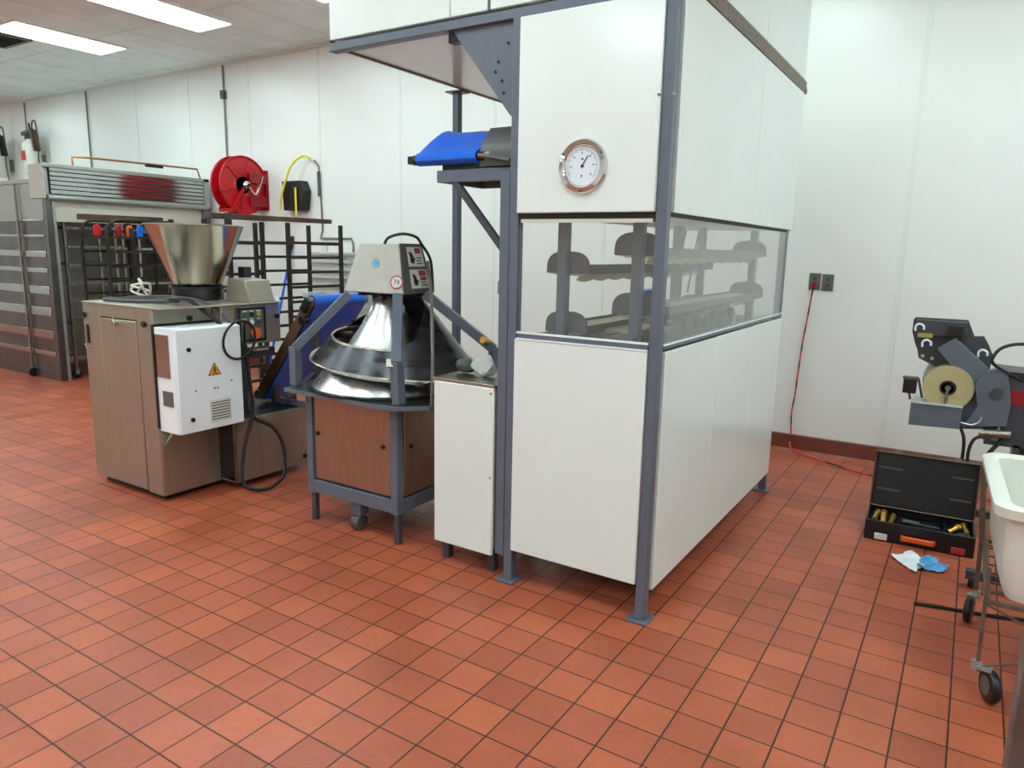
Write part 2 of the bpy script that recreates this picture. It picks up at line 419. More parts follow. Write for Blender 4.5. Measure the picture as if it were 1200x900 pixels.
# spray tanks on the wall
def sprayer(x,z,label,red):
    y=YW-.17
    t=thing('spray_tank',label,'spray tank',(x,y,z),'white spray tanks on the wall')
    obj('tank',MB().lathe((x,y,z),[(0,0),(.12,0),(.13,.02),(.13,.42),(.12,.46),(.08,.5),(.06,.53),(0,.53)],28),'white_plastic',t)
    a=MB().cyl((x,y,z+.53),(x,y,z+.6),.07,n=20).bar((x-.2,y-.02,z+.62),(x+.12,y-.02,z+.66),.05,.05).cyl((x,y,z+.6),(x,y,z+.78),.014)
    obj('pump_head',a,'black_plastic',t)
    a=MB().tube([(x+.05,y,z+.6),(x+.1,y,z+.78),(x+.2,y,z+.78),(x+.24,y,z+.5),(x+.2,y,z+.2),(x+.26,y,z-.1)],.012,8,5).tube([(x-.16,y,z+.6),(x-.17,y,z+.4),(x-.12,y,z+.1)],.01,8,4)
    obj('hose',a,'graydark',t)
    obj('spray_gun',MB().bar((x+.14,y-.02,z+.66),(x+.22,y-.02,z+.34),.09,.05).bar((x+.2,y-.02,z+.58),(x+.3,y-.02,z+.36),.03,.03),'iron_bar' if red else 'iron',t)
    obj('wall_bracket',MB().box(x-.08,x+.08,y+.1,YW-.001,z+.1,z+.3),'outlet',t)
    if red: obj('red_label',MB().box(x-.06,x+.06,y-.136,y-.128,z+.2,z+.34),'red',t)
sprayer(-12.95,2.62,'white spray tank with a red label and black pump head hanging on the wall',True)
sprayer(-14.05,2.6,'white spray tank without a label, leftmost on the wall',False)

# ------------------------------------------------------------------ red hose reel
RX,RY,RZ=-7.6,5.8,2.27
t=thing('hose_reel','large red enamelled hose reel bracketed to the wall beside the black hose box','hose reel',(RX,RY,RZ-.34))
for dx in (-.13,.03):
    a=MB().lathe((RX+dx,RY,RZ),[(0,0),(.1,0),(.12,.012),(.28,.02),(.32,.012),(.335,.03),(.345,.022),(.345,.012),(.33,-.004),(0,-.004)],44,axis=(1,0,0))
    for k in range(6):
        th=k*PI/3+.3; v=Vector((0,math.cos(th),math.sin(th)))
        a.bar(Vector((RX+dx+.016,RY,RZ))+v*.11,Vector((RX+dx+.026,RY,RZ))+v*.3,.014,.016,up=(1,0,0))
    obj('flange',a,'red',t)
obj('hose',MB().cyl((RX-.12,RY,RZ),(RX+.03,RY,RZ),.2,n=32),'red_dark',t)
obj('hub',MB().cyl((RX+.03,RY,RZ),(RX+.1,RY,RZ),.05,n=20).cyl((RX+.1,RY,RZ),(RX+.14,RY,RZ),.025,n=14).tube([(RX+.12,RY,RZ),(RX+.13,RY+.1,RZ-.1),(RX+.12,RY+.22,RZ+.12)],.012,8,5),'chrome',t)
a=MB().box(RX+.06,RX+.09,RY+.06,YW-.002,RZ+.03,RZ+.15).box(RX+.06,RX+.09,RY+.06,YW-.002,RZ-.24,RZ-.12)
a.box(RX-.16,RX+.1,YW-.02,YW-.001,RZ-.28,RZ+.2).box(RX-.2,RX-.17,RY-.02,YW-.02,RZ-.03,RZ+.03)
obj('bracket',a,'red_dark',t,bev=.003)
a=MB().bar((RX+.075,RY,RZ),(RX+.075,RY-.2,RZ-.3),.02,.035).bar((RX-.16,RY-.2,RZ-.3),(RX+.09,RY-.2,RZ-.3),.03,.04).bar((RX-.17,RY,RZ),(RX-.17,RY-.2,RZ-.3),.02,.035)
obj('guide_arm',a,'red',t)
obj('hose_stop',MB().cyl((RX-.02,RY-.2,RZ-.47),(RX-.02,RY-.2,RZ-.33),.045,n=16),'black',t)

# black hose box with yellow hose
t=thing('air_hose_box','black wall box holding a looped yellow air hose right of the red reel','hose box',(-6.93,YW-.06,1.98))
obj('box',MB().prism([(-7.1,YW-.12,1.98),(-6.78,YW-.12,1.98),(-6.74,YW-.12,2.2),(-6.8,YW-.12,2.32),(-7.12,YW-.12,2.32)],(0,.119,0)),'black_plastic',t,bev=.008)
obj('hose',MB().tube([(-7.13,YW-.15,1.98),(-7.08,YW-.17,2.12),(-7.0,YW-.17,2.3),(-6.92,YW-.13,2.5),(-6.8,YW-.07,2.6),(-6.70,YW-.04,2.57)],.013,8,6).tube([(-6.86,YW-.14,2.24),(-6.86,YW-.14,1.92)],.012),'yellow',t)
t=thing('drop_pipe','thin dark drop pipe with valve on the wall right of the yellow hose','pipe',(-6.6,YW-.03,1.6))
obj('pipe',MB().tube([(-6.655,YW-.03,2.55),(-6.6,YW-.012,2.48),(-6.58,YW-.012,2.2),(-6.56,YW-.012,1.75),(-6.6,YW-.012,1.66),(-6.3,YW-.012,1.66),(-6.1,YW-.012,1.66),(-6.07,YW-.012,1.6),(-6.07,YW-.012,1.2),(-6.07,YW-.012,.01)],.011,8),'conduit',t)
obj('valve',MB().cyl((-6.585,YW-.024,2.14),(-6.59,YW-.024,2.42),.02),'graydark',t)

# ================================================================== intermediate dough proofer
X0,X1,Y0,Y1 = -1.765,-1.04,2.735,4.92
t=P=thing('dough_proofer','tall cream panelled dough proofer with slate posts, glass window and round gauge','dough machine',(-1.4,3.8,0))
def post(x,y,z0,z1,foot=True,name='post',w=.045,m='slate',fd=None):
    o=obj(name,MB().box(x-w/2,x+w/2,y-w/2,y+w/2,z0,z1),m,P,bev=.003)
    if foot:
        d=fd or (-1,-1)
        obj('foot_plate',MB().box(x-.05 if d[0]<0 else x-.03,x+.05 if d[0]>0 else x+.045,y-.05,y+.05,z0-.008,z0),'slate',o,bev=.002)
    return o
post(-1.062,2.757,.008,2.66); post(-1.742,2.757,.008,2.56)
post(-1.062,4.87,.008,2.60); post(-1.742,4.87,.008,2.60)
post(-1.795,2.765,.12,1.91,False,'bracket_post',.05)
# lower panels
obj('lower_front_panel',MB().box(-1.722,-1.087,2.725,2.745,.165,1.178),'cream',P,bev=.004)
for a_,b_ in ((2.80,3.515),(3.52,4.195),(4.2,4.885)):
    obj('lower_side_panel',MB().box(-1.052,-1.034,a_,b_,.125,1.172),'cream',P,bev=.003)
obj('lower_back_panel',MB().box(-1.72,-1.085,4.885,4.9,.165,1.178),'cream',P,bev=.003)
obj('lower_left_panel',MB().box(-1.775,-1.76,2.80,4.85,.165,1.178),'cream',P,bev=.003)
# upper panels
obj('upper_front_panel',MB().box(-1.722,-1.087,2.722,2.745,1.728,2.525),'cream',P,bev=.005)
for a_,b_ in ((2.80,3.985),(3.99,4.96)):
    obj('upper_side_panel',MB().box(-1.052,-1.034,a_,b_,1.728,2.566),'cream',P,bev=.003)
obj('upper_back_panel',MB().box(-1.72,-1.085,4.885,4.9,1.728,2.56),'cream',P,bev=.003)
obj('upper_left_panel',MB().box(-1.765,-1.75,2.80,4.85,1.728,2.5),'cream_edge',P)
obj('compartment_ceiling',MB().box(-1.72,-1.06,2.78,4.86,1.722,1.735),'cream_edge',P)
a=MB().box(-1.72,-1.085,2.74,2.765,1.693,1.727).box(-1.06,-1.04,2.78,4.90,1.712,1.727)
obj('window_head_rail',a,'gap',P)
obj('window_head_strip',MB().box(-1.70,-1.095,2.727,2.74,1.688,1.703),'cream_edge',P)
a=MB().box(-1.71,-1.085,2.728,2.785,1.182,1.204).box(-1.085,-1.037,2.78,4.90,1.18,1.197)
obj('window_sill',a,'slate',P,bev=.003)
a=MB().box(-1.712,-1.085,2.726,2.733,1.204,1.213).box(-1.043,-1.036,2.785,4.90,1.197,1.204).box(-1.712,-1.085,2.722,2.728,1.178,1.184)
obj('sill_trim',a,'white',P)
obj('front_glass',MB().box(-1.715,-1.085,2.741,2.745,1.204,1.693),'glass',P)
obj('side_glass',MB().box(-1.046,-1.042,2.785,4.89,1.195,1.714),'glass_side',P)
# beams
a=MB().box(-2.86,-1.04,2.735,2.79,2.527,2.566)
obj('front_beam',a,'slate',P,bev=.003)
obj('inner_beam',MB().box(-2.15,-1.75,2.79,2.84,2.49,2.56),'slate_dark',P,bev=.003)
a=MB().box(-1.07,-1.03,2.785,5.02,2.567,2.6).box(-1.055,-1.035,2.785,5.02,2.6,2.64)
obj('side_rail',a,'cartsteel',P,bev=.002)
# overhead cabinet
t=O=obj('overhead_cabinet',MB().box(-2.83,-1.06,2.775,4.93,2.585,3.28),'cream_edge',P)
obj('cabinet_panel',MB().box(-2.86,-2.107,2.745,2.765,2.582,3.3),'cream',O,bev=.004)
obj('cabinet_panel',MB().box(-2.103,-1.905,2.745,2.765,2.582,3.3),'cream',O,bev=.004)
obj('cabinet_panel',MB().box(-1.89,-1.06,2.745,2.765,2.582,3.3),'cream',O,bev=.004)
for a_,b_ in ((2.77,4.0),(4.005,4.96)):
    obj('cabinet_panel',MB().box(-1.056,-1.036,a_,b_,2.642,3.3),'cream',O,bev=.004)
obj('cabinet_bottom_panel',MB().box(-2.86,-1.77,2.785,4.95,2.562,2.582),'cream',O,bev=.003)
obj('bottom_edge_strip',MB().box(-2.875,-2.855,2.745,4.96,2.555,2.585),'cartsteel',O)
obj('panel_joint',MB().box(-1.904,-1.891,2.748,2.76,2.582,3.3),'graydark',O)
# rear support post
r=post(-2.93,3.9,.008,2.555,True,'rear_post',.045)
obj('top_plate',MB().box(-2.99,-2.87,3.85,3.95,2.548,2.556),'slate_dark',r)
# gusset
G=obj('gusset_plate',MB().prism([(-2.10,2.757,2.53),(-1.765,2.757,2.53),(-1.765,2.757,2.13),(-1.79,2.757,2.15)],(0,.006,0)),'slate',P)
for x,z in ((-1.80,2.44),(-1.85,2.37),(-1.865,2.33),(-1.83,2.29),(-1.82,2.24)): obj('bolt_hole',MB().cyl((x,2.757,z),(x,2.754,z),.007,n=12),'gap',G)
# gauge
g=obj('gauge',MB().lathe((-1.403,2.722,1.912),[(.108,0),(.11,-.006),(.104,-.016),(.086,-.02),(.080,-.014),(.078,-.008),(0,-.008)],48,axis=(0,1,0)),'chrome',P)
obj('dial',MB().cyl((-1.403,2.7135,1.912),(-1.403,2.7125,1.912),.077,n=44),'dial',g)
a=MB()
for i in range(48):
    th=math.radians(-130+260*i/47+90); L_=.012 if i%4==0 else .006
    v=Vector((math.cos(th),0,math.sin(th))); c0=Vector((-1.403,2.7118,1.912))
    a.bar(c0+v*(.07-L_),c0+v*.07,.0016,.0008,up=(0,1,0))
    if i%8==0: a.bar(c0+v*.047,c0+v*.054,.005,.0008,up=(0,1,0))
a.bar((-1.409,2.7118,1.94),(-1.397,2.7118,1.94),.006,.0008,up=(0,1,0)).bar((-1.405,2.7118,1.868),(-1.405,2.7118,1.878),.006,.0008,up=(0,1,0))
obj('scale_mark',a,'graydark',g)
a=MB().bar((-1.406,2.7105,1.908),(-1.378,2.7105,1.952),.0035,.001,up=(0,1,0)).cyl((-1.403,2.7125,1.912),(-1.403,2.709,1.912),.006,n=14)
obj('needle',a,'gap',g)
for th in (150,30,-90):
    v=Vector((math.cos(math.radians(th)),0,math.sin(math.radians(th)))); obj('screw',MB().cyl(Vector((-1.403,2.706,1.912))+v*.098,Vector((-1.403,2.70,1.912))+v*.098,.006,n=10),'graydark',g)
# panel screws on the corner post
a=MB()
for x in (-1.092,-1.035):
    obj('latch',MB().cyl((x,2.728,2.16),(x,2.716,2.16),.006,n=10),'chrome',P)

# interior of the glass compartment
obj('conveyor_deck',MB().box(-1.72,-1.06,2.80,4.86,1.12,1.15),'graydark',P)
for x,z,ya,yb in ((-1.567,1.475,2.93,4.72),(-1.25,1.562,2.97,4.78),(-1.567,1.205,2.93,4.72),(-1.25,1.302,2.97,4.78)):
    b=MB().prism([(x-.095,ya,z),(x+.095,ya,z),(x+.06,ya,z-.014),(x-.06,ya,z-.014)],(0,yb-ya,0)).box(x-.09,x+.09,ya,yb,z,z+.018)
    tr=obj('swing_tray',b,'traytop',P)
    sk=obj('tray_rail',MB().box(x-.098,x-.088,ya,yb,z-.006,z+.03).box(x+.088,x+.098,ya,yb,z-.006,z+.03),'tray',tr)
    for y in (ya-.008,yb):
        n=14; pr=[(x-.108,y,z-.004),(x+.108,y,z-.004)]+[(x+.108*math.cos(PI*i/n)**1 if False else x+math.copysign(abs(math.cos(PI*i/n))**.7,math.cos(PI*i/n))*.108,y,z+.02+.075*math.sin(PI*i/n)**.8) for i in range(n+1)]
        obj('end_plate',MB().prism(pr,(0,.01,0)),'tray',tr)
    # hanging cloth
    rows=[]
    for i in range(2):
        rows.append([(x+.05-.02*i,ya+.02+(yb-ya-.04)*j/40,z-.012-(.02+.012*abs(math.sin(j*.8)))*i) for j in range(41)])
    obj('cloth_edge',MB().sheet(rows,.003),'traytop',tr)
for x,y,w in ((-1.575,2.90,.045),(-1.225,2.92,.045),(-1.565,4.80,.045),(-1.235,4.84,.045),(-1.46,4.05,.05),(-1.40,4.3,.03)):
    obj('inner_post',MB().box(x-w/2,x+w/2,y-w/2,y+w/2,1.15,1.722),'slate',P,bev=.002)
obj('dough_table',MB().prism([(-1.68,3.25,1.15),(-1.30,3.05,1.15),(-1.20,4.4,1.15),(-1.5,4.6,1.15)],(0,0,.06)),'wood',P)
obj('drive_belt_guard',MB().box(-1.645,-1.56,3.85,4.1,1.235,1.36),'blue',P,label='blue block inside the window')
# dark drive assembly low in the window
a=MB().box(-1.17,-1.09,2.95,3.95,1.15,1.245)
for i in range(6): a.cyl((-1.2,3.2+.14*i,1.25),(-1.08,3.2+.14*i,1.25),.042,n=14)
a.bar((-1.15,3.1,1.25),(-1.11,3.9,1.3),.03,.03)
obj('drive_chain_unit',a,'black_plastic',P,bev=.003)
a=MB().tube([(-1.18,3.1,1.2),(-1.14,3.2,1.27),(-1.12,3.35,1.24),(-1.1,3.5,1.29),(-1.14,3.65,1.24)],.012,8,6)
obj('hose',a,'skin',P)
obj('scraper_box',MB().box(-1.32,-1.21,2.86,3.0,1.15,1.21).bar((-1.6,2.9,1.16),(-1.35,3.05,1.2),.02,.02),'grimy',P,bev=.003)
obj('wire_bundle',MB().tube([(-1.42,4.05,1.70),(-1.43,4.0,1.5),(-1.41,3.98,1.36),(-1.44,4.02,1.2)],.007,8,6).tube([(-1.36,4.1,1.70),(-1.37,4.05,1.5),(-1.39,4.05,1.35)],.006,8,5),'grimy',P)

# infeed conveyor sticking out on the left
I=obj('infeed_conveyor_frame',MB().box(-2.205,-1.77,2.775,2.80,1.877,1.932).box(-2.205,-1.77,3.12,3.145,1.877,1.932).box(-2.205,-2.18,2.8,3.12,1.877,1.932),'slate',P,bev=.003)
obj('brace',MB().bar((-2.11,2.79,1.885),(-1.80,2.79,1.54),.024,.03),'slate_dark',I)
obj('belt_bed',MB().box(-2.19,-1.78,2.80,3.12,1.932,1.965),'black_plastic',I)
rows=[]
n=16
for i in range(n+1):
    u=i/n; x=-2.31+.35*u
    sec=[]
    for j in range(14):
        v=j/13
        if j<6:
            th=-PI/2+PI*j/5; y=2.765-.028*math.cos(th)*-1*-1; z=1.985+.028*math.sin(th)
            y=2.775-.03*math.cos(th)
        else:
            w=(j-5)/8; y=2.775+.36*w; z=2.013+(.125*min(1,w*1.7)+.01*math.sin(PI*w))*(1-.25*u)+.006*math.sin(7*u+5*w)
        sec.append((x,y,z))
    rows.append(sec)
obj('belt',MB().sheet(rows,.006),'blue',I,label='bright blue infeed belt')
obj('roller',MB().cyl((-2.345,2.785,1.985),(-1.93,2.785,1.985),.024,n=20).box(-2.375,-2.335,2.765,2.805,1.967,2.003),'black_plastic',I)
H=MB()
rows=[]
for x in (-1.955,-1.77):
    rows.append([(x,2.775,1.94),(x,2.775,2.0),(x,2.79,2.04),(x,2.86,2.115),(x,2.92,2.125),(x,3.02,2.10),(x,3.12,2.03),(x,3.13,1.94)])
obj('hood',H.sheet(rows,.008),'graydark',I)
a=MB().cyl((-2.0,2.80,1.985),(-1.9,2.80,1.985),.034,n=18).bar((-1.95,2.755,1.99),(-1.78,2.755,1.96),.02,.01)
obj('tension_bolt',a,'outlet',I)
obj('clip',MB().cyl((-1.935,2.768,1.985),(-1.95,2.75,1.985),.012,n=10),'skin',I)

# small cream cabinet left of the proofer
K=thing('infeed_cabinet','small low cream cabinet with a steel top between the rounder and the tall machine','cabinet',(-1.98,2.95,.0))
obj('front_panel',MB().box(-2.185,-1.832,2.728,2.748,.105,.935),'cream',K,bev=.005)
obj('body',MB().box(-2.18,-1.84,2.75,3.2,.13,.92),'cream_edge',K)
obj('top',MB().box(-2.2,-1.83,2.735,3.24,.936,.95).box(-2.2,-1.83,2.732,2.737,.92,.95),'steel',K,bev=.002)
for x in (-2.15,-1.87):
    for y in (2.8,3.15): obj('leg',MB().box(x-.02,x+.02,y-.02,y+.02,0,.13),'slate_dark',K)
for zz in (.91,.5): obj('screw',MB().cyl((-1.845,2.728,zz),(-1.845,2.724,zz),.006,n=10),'brass',K)
a=MB().box(-2.02,-1.84,3.08,3.2,.951,1.03)
b_=tag(obj('motor_box',a,'graydark',bev=.006),'dark grey motor box on the small cream cabinet, half behind the crumpled plastic','motor box')
# crumpled plastic
def crumple(c,r,n,m,name,label,cat,sq=(1,1,1),seed=1):
    rnd=random.Random(seed); bm=bmesh.new(); bmesh.ops.create_icosphere(bm,subdivisions=3,radius=1)
    dirs=[(Vector((rnd.gauss(0,1),rnd.gauss(0,1),rnd.gauss(0,1))).normalized(),rnd.uniform(.55,1)) for _ in range(n)]
    for v in bm.verts:
        d=v.co.normalized(); k=1.0
        for q,s in dirs:
            dp=d.dot(q)
            if dp>.2: k=min(k,s/dp)
        k*=1+rnd.uniform(-.04,.04)
        v.co=Vector((d.x*k*r*sq[0],d.y*k*r*sq[1],d.z*k*r*sq[2]))
    mz=min(v.co.z for v in bm.verts)
    for v in bm.verts: v.co+=Vector(c)-Vector((0,0,mz))
    mb=MB(); mb.bm.free(); mb.bm=bm
    return tag(obj(name,mb,m,ang=20),label,cat)
crumple((-2.0,2.9,.951),.075,12,'clear_grey','plastic_bag','crumpled pale plastic bag lying on the small cream cabinet top','plastic bag',(1,.8,.75),3)
crumple((-2.13,2.93,.951),.06,10,'graydark','dark_bag','crumpled dark grey bag left of the pale plastic on the small cabinet','bag',(1.2,.8,.7),5)

# ================================================================== conical rounder
R=thing('conical_rounder','conical dough rounder on a slate framed stand, spiral bowl under a grey gearbox','dough machine',(-2.78,3.08,0))
cx,cy=-2.80,3.08
# stand
for x,y in ((-3.10,2.765),(-2.465,2.765),(-3.10,3.4),(-2.465,3.4)):
    l=obj('leg',MB().box(x-.024,x+.024,y-.024,y+.024,.17,.775),'slate',R,bev=.003)
    obj('foot',MB().box(x-.013,x+.019,y-.012,y+.02,.0,.17),'slate_dark',l,bev=.002)
a=MB().box(-3.12,-2.44,2.742,2.79,.175,.25).box(-3.12,-2.44,3.375,3.42,.175,.25).box(-3.123,-3.08,2.79,3.375,.175,.25).box(-2.485,-2.442,2.79,3.375,.175,.25)
obj('lower_frame',a,'slate',R,bev=.003)
def panel(name,b,dots):
    o=obj(name,MB().box(*b),'rust',R,bev=.003)
    for d in dots:
        a=MB()
        a.cyl(d[0],d[1],.012,n=14); obj('knob',a,'black',o)
panel('front_panel',(-3.068,-2.497,2.752,2.762,.262,.735),[((-3.04,2.752,.53),(-3.04,2.742,.53)),((-2.545,2.752,.53),(-2.545,2.742,.53))])
panel('side_panel',(-2.452,-2.442,2.80,3.37,.262,.735),[((-2.442,2.85,.53),(-2.432,2.85,.53))])
panel('side_panel',(-3.118,-3.108,2.80,3.37,.262,.735),[])
panel('back_panel',(-3.068,-2.497,3.405,3.415,.262,.735),[])
# table with cut corner
pr=[(-3.20,2.66),(-2.52,2.635),(-2.37,2.655),(-2.255,2.78),(-2.22,3.42),(-2.36,3.52),(-3.1,3.52),(-3.22,3.42)]
obj('table_top',MB().prism([(x,y,.776) for x,y in pr],(0,0,.012)),'table',R,bev=.003)
pr2=[(cx+(x-cx)*1.0,cy+(y-cy)*1.0) for x,y in pr]
a=MB()
for (x,y),(x2,y2) in zip(pr,pr[1:]+pr[:1]): a.bar((x,y,.776),(x2,y2,.776),.006,.022)
obj('table_edge',a,'slate',R,label='slate edge of the table')
# centre caster
a=MB().box(-2.82,-2.745,2.775,2.84,.09,.2)
c_=obj('caster',a,'slate',R,bev=.004)
obj('wheel',MB().cyl((-2.81,2.80,.045),(-2.755,2.80,.045),.045,n=24),'graydark',c_,bev=.004)
# cone + dish
obj('cone',MB().lathe((cx,cy,.79),[(.425,0),(.43,.012),(.345,.12),(.24,.22),(.155,.34),(.075,.49),(.05,.51),(0,.51)],64),'steel_bright',R)
obj('dish_ring',MB().lathe((cx,cy,.789),[(.40,.0),(.455,.0),(.46,.01),(.455,.014),(.40,.01)],64,closed=True),'steel_dark',R)
# spiral trough walls
def spiral(t0,t1,fn,n=60,k=5):
    rows=[]
    for i in range(n+1):
        u=i/n; th=math.radians(t0+(t1-t0)*u); rl,zl,ru,zu=fn(u,t0+(t1-t0)*u)
        rows.append([(cx+(rl+(ru-rl)*j/k)*math.cos(th),cy+(rl+(ru-rl)*j/k)*math.sin(th),zl+(zu-zl)*j/k+.0*math.sin(PI*j/k)) for j in range(k+1)])
    return rows
def lerp(T,th):
    for (a,*A),(b,*B) in zip(T,T[1:]):
        if a<=th<=b:
            w=(th-a)/(b-a); return [p+(q-p)*w for p,q in zip(A,B)]
    return T[-1][1:] if th>T[-1][0] else T[0][1:]
# (angle, r_low, z_low, r_up, z_up) ; 180 left, 270 towards the front, 360 right
T1=[(150,.38,1.00,.28,1.10),(190,.415,.985,.30,1.095),(225,.42,.96,.315,1.075),(255,.415,.94,.32,1.055),(285,.42,.92,.33,1.04),(315,.44,.90,.35,1.03),(335,.47,.885,.33,1.08),(355,.51,.875,.27,1.18),(380,.535,.87,.21,1.275),(410,.51,.88,.19,1.30),(450,.44,.92,.19,1.30),(480,.38,.98,.21,1.27)]
obj('spiral_bowl',MB().sheet(spiral(150,480,lambda u,th:lerp(T1,th),90,6),.006),'steel_dark',R)
T1b=[(t,c_,d_,c_-.004,d_+.012) for t,a_,b_,c_,d_ in T1 if t<=320]
obj('bowl_rim',MB().sheet(spiral(150,315,lambda u,th:lerp(T1b,th),70,1),.012),'steel',R)
T2=[(160,.40,.985,.41,.99),(190,.425,.975,.435,.98),(225,.43,.95,.44,.95),(255,.425,.93,.435,.93),(285,.43,.91,.44,.91),(315,.45,.89,.46,.89),(335,.48,.875,.49,.875),(360,.52,.865,.53,.865)]
obj('lower_lip',MB().sheet(spiral(160,360,lambda u,th:[lerp(T2,th)[0]-.03,lerp(T2,th)[1]-.01,lerp(T2,th)[2],lerp(T2,th)[3]+.012],70,2),.008),'steel',R)
T3=[(85,.36,1.0,.27,1.29),(130,.37,1.0,.28,1.24),(160,.38,1.0,.285,1.17),(190,.39,1.0,.30,1.10)]
obj('inner_guide',MB().sheet(spiral(85,190,lambda u,th:lerp(T3,th),40,4),.006),'steel_dark',R)
# outfeed chute to the right
obj('outfeed_chute',MB().sheet([[(-2.42,2.86,.86),(-2.40,2.95,.83),(-2.40,3.08,.83),(-2.42,3.14,.87)],[(-2.2,2.86,.93),(-2.2,2.93,.905),(-2.2,3.06,.905),(-2.2,3.12,.95)]],.006),'steel',R)
# upper arms
hb=1.318
def arm(p0,p1,p2,m='slate'):
    a=MB().bar(p0,p1,.05,.05,up=(1,0,0)); a.bar(Vector(p1)-Vector((0,0,.01)),p2,.05,.05)
    return obj('arm',a,m,R,bev=.004)
arm((-3.205,2.75,.788),(-3.205,2.75,1.01),(-3.0,2.98,hb-.01))
arm((-2.40,2.745,.788),(-2.40,2.745,1.01),(-2.655,2.99,hb-.01)) if False else None
a=MB().bar((-2.405,2.72,.788),(-2.42,2.72,1.0),.055,.05,up=(1,0,0)).bar((-2.42,2.72,.99),(-2.64,2.985,hb-.005),.055,.05)
obj('arm',a,'slate',R,bev=.004)
obj('arm_splice',MB().bar((-2.424,2.690,.98),(-2.44,2.712,1.015),.058,.01) ,'steel',R)
arm((-2.235,3.33,.788),(-2.235,3.33,1.03),(-2.60,3.17,hb-.0))
arm((-3.18,3.42,.788),(-3.18,3.42,1.01),(-3.0,3.2,hb-.01),'slate_dark')
obj('drive_shaft',MB().cyl((cx,cy,1.2),(cx,cy,hb),.032,n=20).cyl((cx,cy,1.24),(cx,cy,1.26),.06,n=20),'black',R)
obj('arm_knob',MB().cyl((-2.26,3.30,1.06),(-2.26,3.25,1.08),.02),'brass',R)
# gearbox housing
zb,zt=1.322,1.592
xa,xb,ya,yb=-3.02,-2.60,2.955,3.24
T=[(-2.945,3.01),(-2.68,3.01),(-2.66,3.02),(-2.66,3.20),(-2.945,3.20)]
B=[(xa,ya),(-2.69,ya),(xb,ya+.03),(xb,yb),(xa,yb)]
mb=MB(); vb=[mb.bm.verts.new((x,y,zb)) for x,y in B]; vt=[mb.bm.verts.new((x,y,zt)) for x,y in T]
mb._f(vb[::-1]); mb._f(vt)
for i in range(5): mb._f([vb[i],vb[(i+1)%5],vt[(i+1)%5],vt[i]])
GB=obj('gearbox_housing',mb,'greybox',R,bev=.006)
# sign face on the right side of the housing
def side(u,v,off=.004):     # u along y 0..1, v up 0..1 on the right face
    b0=Vector((xb,ya+.03,zb)); b1=Vector((xb,yb,zb)); t0=Vector((-2.66,3.02,zt)); t1=Vector((-2.66,3.20,zt))
    p=(b0*(1-u)+b1*u)*(1-v)+(t0*(1-u)+t1*u)*v
    return p+Vector((1,0,.22)).normalized()*off
def quad(u0,u1,v0,v1,off,th=.003):
    q=[side(u0,v0,off),side(u1,v0,off),side(u1,v1,off),side(u0,v1,off)]
    return MB().prism(q,Vector((-1,0,-.22)).normalized()*th)
SP=obj('sign_plate',quad(.0,1.0,.0,1.0,.008,.008),'graydark',GB)
for v0,v1 in ((.54,.93),(.1,.48)):
    WL=obj('warning_label',quad(.26,.9,v0,v1,.0105),'label_white',R)
    obj('red_header',quad(.58,.84,v1-.13,v1-.02,.0125),'label_red',WL)
    obj('red_header_line',quad(.6,.82,v1-.2,v1-.15,.0125),'label_red',WL) if v0<.3 else None
    # hand pictogram
    h0=side(.42,(v0+v1)/2-.05,.0125); yv=Vector((0,1,0)); zv=(side(.5,1)-side(.5,0)).normalized()
    a=MB(); th=Vector((-1,0,-.22)).normalized()*.0015
    def P2(a_,b_): return h0+yv*a_+zv*b_
    a.prism([P2(-.012,-.02),P2(.012,-.024),P2(.018,0),P2(.014,.012),P2(-.01,.014),P2(-.016,0)],th)
    for i,(dx,L_) in enumerate(((-.009,.028),(-.002,.034),(.005,.032),(.012,.026))):
        a.bar(P2(dx,.008),P2(dx-.012+.0*i,.008+L_),.0045,.0015,up=(1,0,0))
    a.bar(P2(.012,-.01),P2(.026,.006),.005,.0015,up=(1,0,0))
    obj('hand_symbol',a,'gap',WL)
    a=MB()
    for i in range(3): 
        vv=v0+.05+.055*i; a.prism([side(.6,vv,.0125),side(.82-.05*(i%2),vv,.0125),side(.82-.05*(i%2),vv+.022,.0125),side(.6,vv+.022,.0125)],th)
    obj('text_line',a,'graydark',WL)
# stickers on the front face
fn=Vector((0,-1,.2)).normalized()
def fr(x,z): 
    w=(z-zb)/(zt-zb); return Vector((x,ya+(3.01-ya)*w,z))+fn*.003
c0=fr(-2.80,1.485)
obj('blue_sticker',MB().lathe(c0,[(.026,0),(.026,.001),(.012,.001),(.012,.0)],28,axis=fn,closed=True).cyl(c0,c0+fn*.0012,.009,n=18),'blue_sticker',R)
cn=Vector((.3,-1,.2)).normalized(); c1=Vector((-2.645,2.985,1.385))+cn*.006
st=obj('number_sticker',MB().cyl(c1-cn*.004,c1+cn*.001,.037,n=28),'label_white',R)
obj('red_ring',MB().lathe(c1,[(.037,0),(.037,.002),(.031,.002),(.031,0)],28,axis=cn,closed=True),'red',st)
text('number_lettering','74',.036,'graydark',st,frame(c1+cn*.0022,(1,.3,0),(0,.2,1)))
# top cable and hanging grey cable
obj('cable',MB().tube([(-2.745,3.0,1.592),(-2.74,3.03,1.625),(-2.66,3.05,1.645),(-2.60,3.09,1.63),(-2.60,3.14,1.59),(-2.585,3.2,1.5),(-2.57,3.2,1.33)],.008,8,8),'black',R)
obj('grey_cable',MB().tube([(-2.60,3.19,1.50),(-2.56,3.17,1.36),(-2.45,3.04,1.27),(-2.30,2.86,1.12),(-2.235,2.78,.98),(-2.225,2.76,.79)],.009,8,6),'grimy',R)
for x in (-2.93,-2.78,-2.64): obj('mounting_pad',MB().box(x-.012,x+.012,2.99,3.2,hb-.016,zb),'black',R)
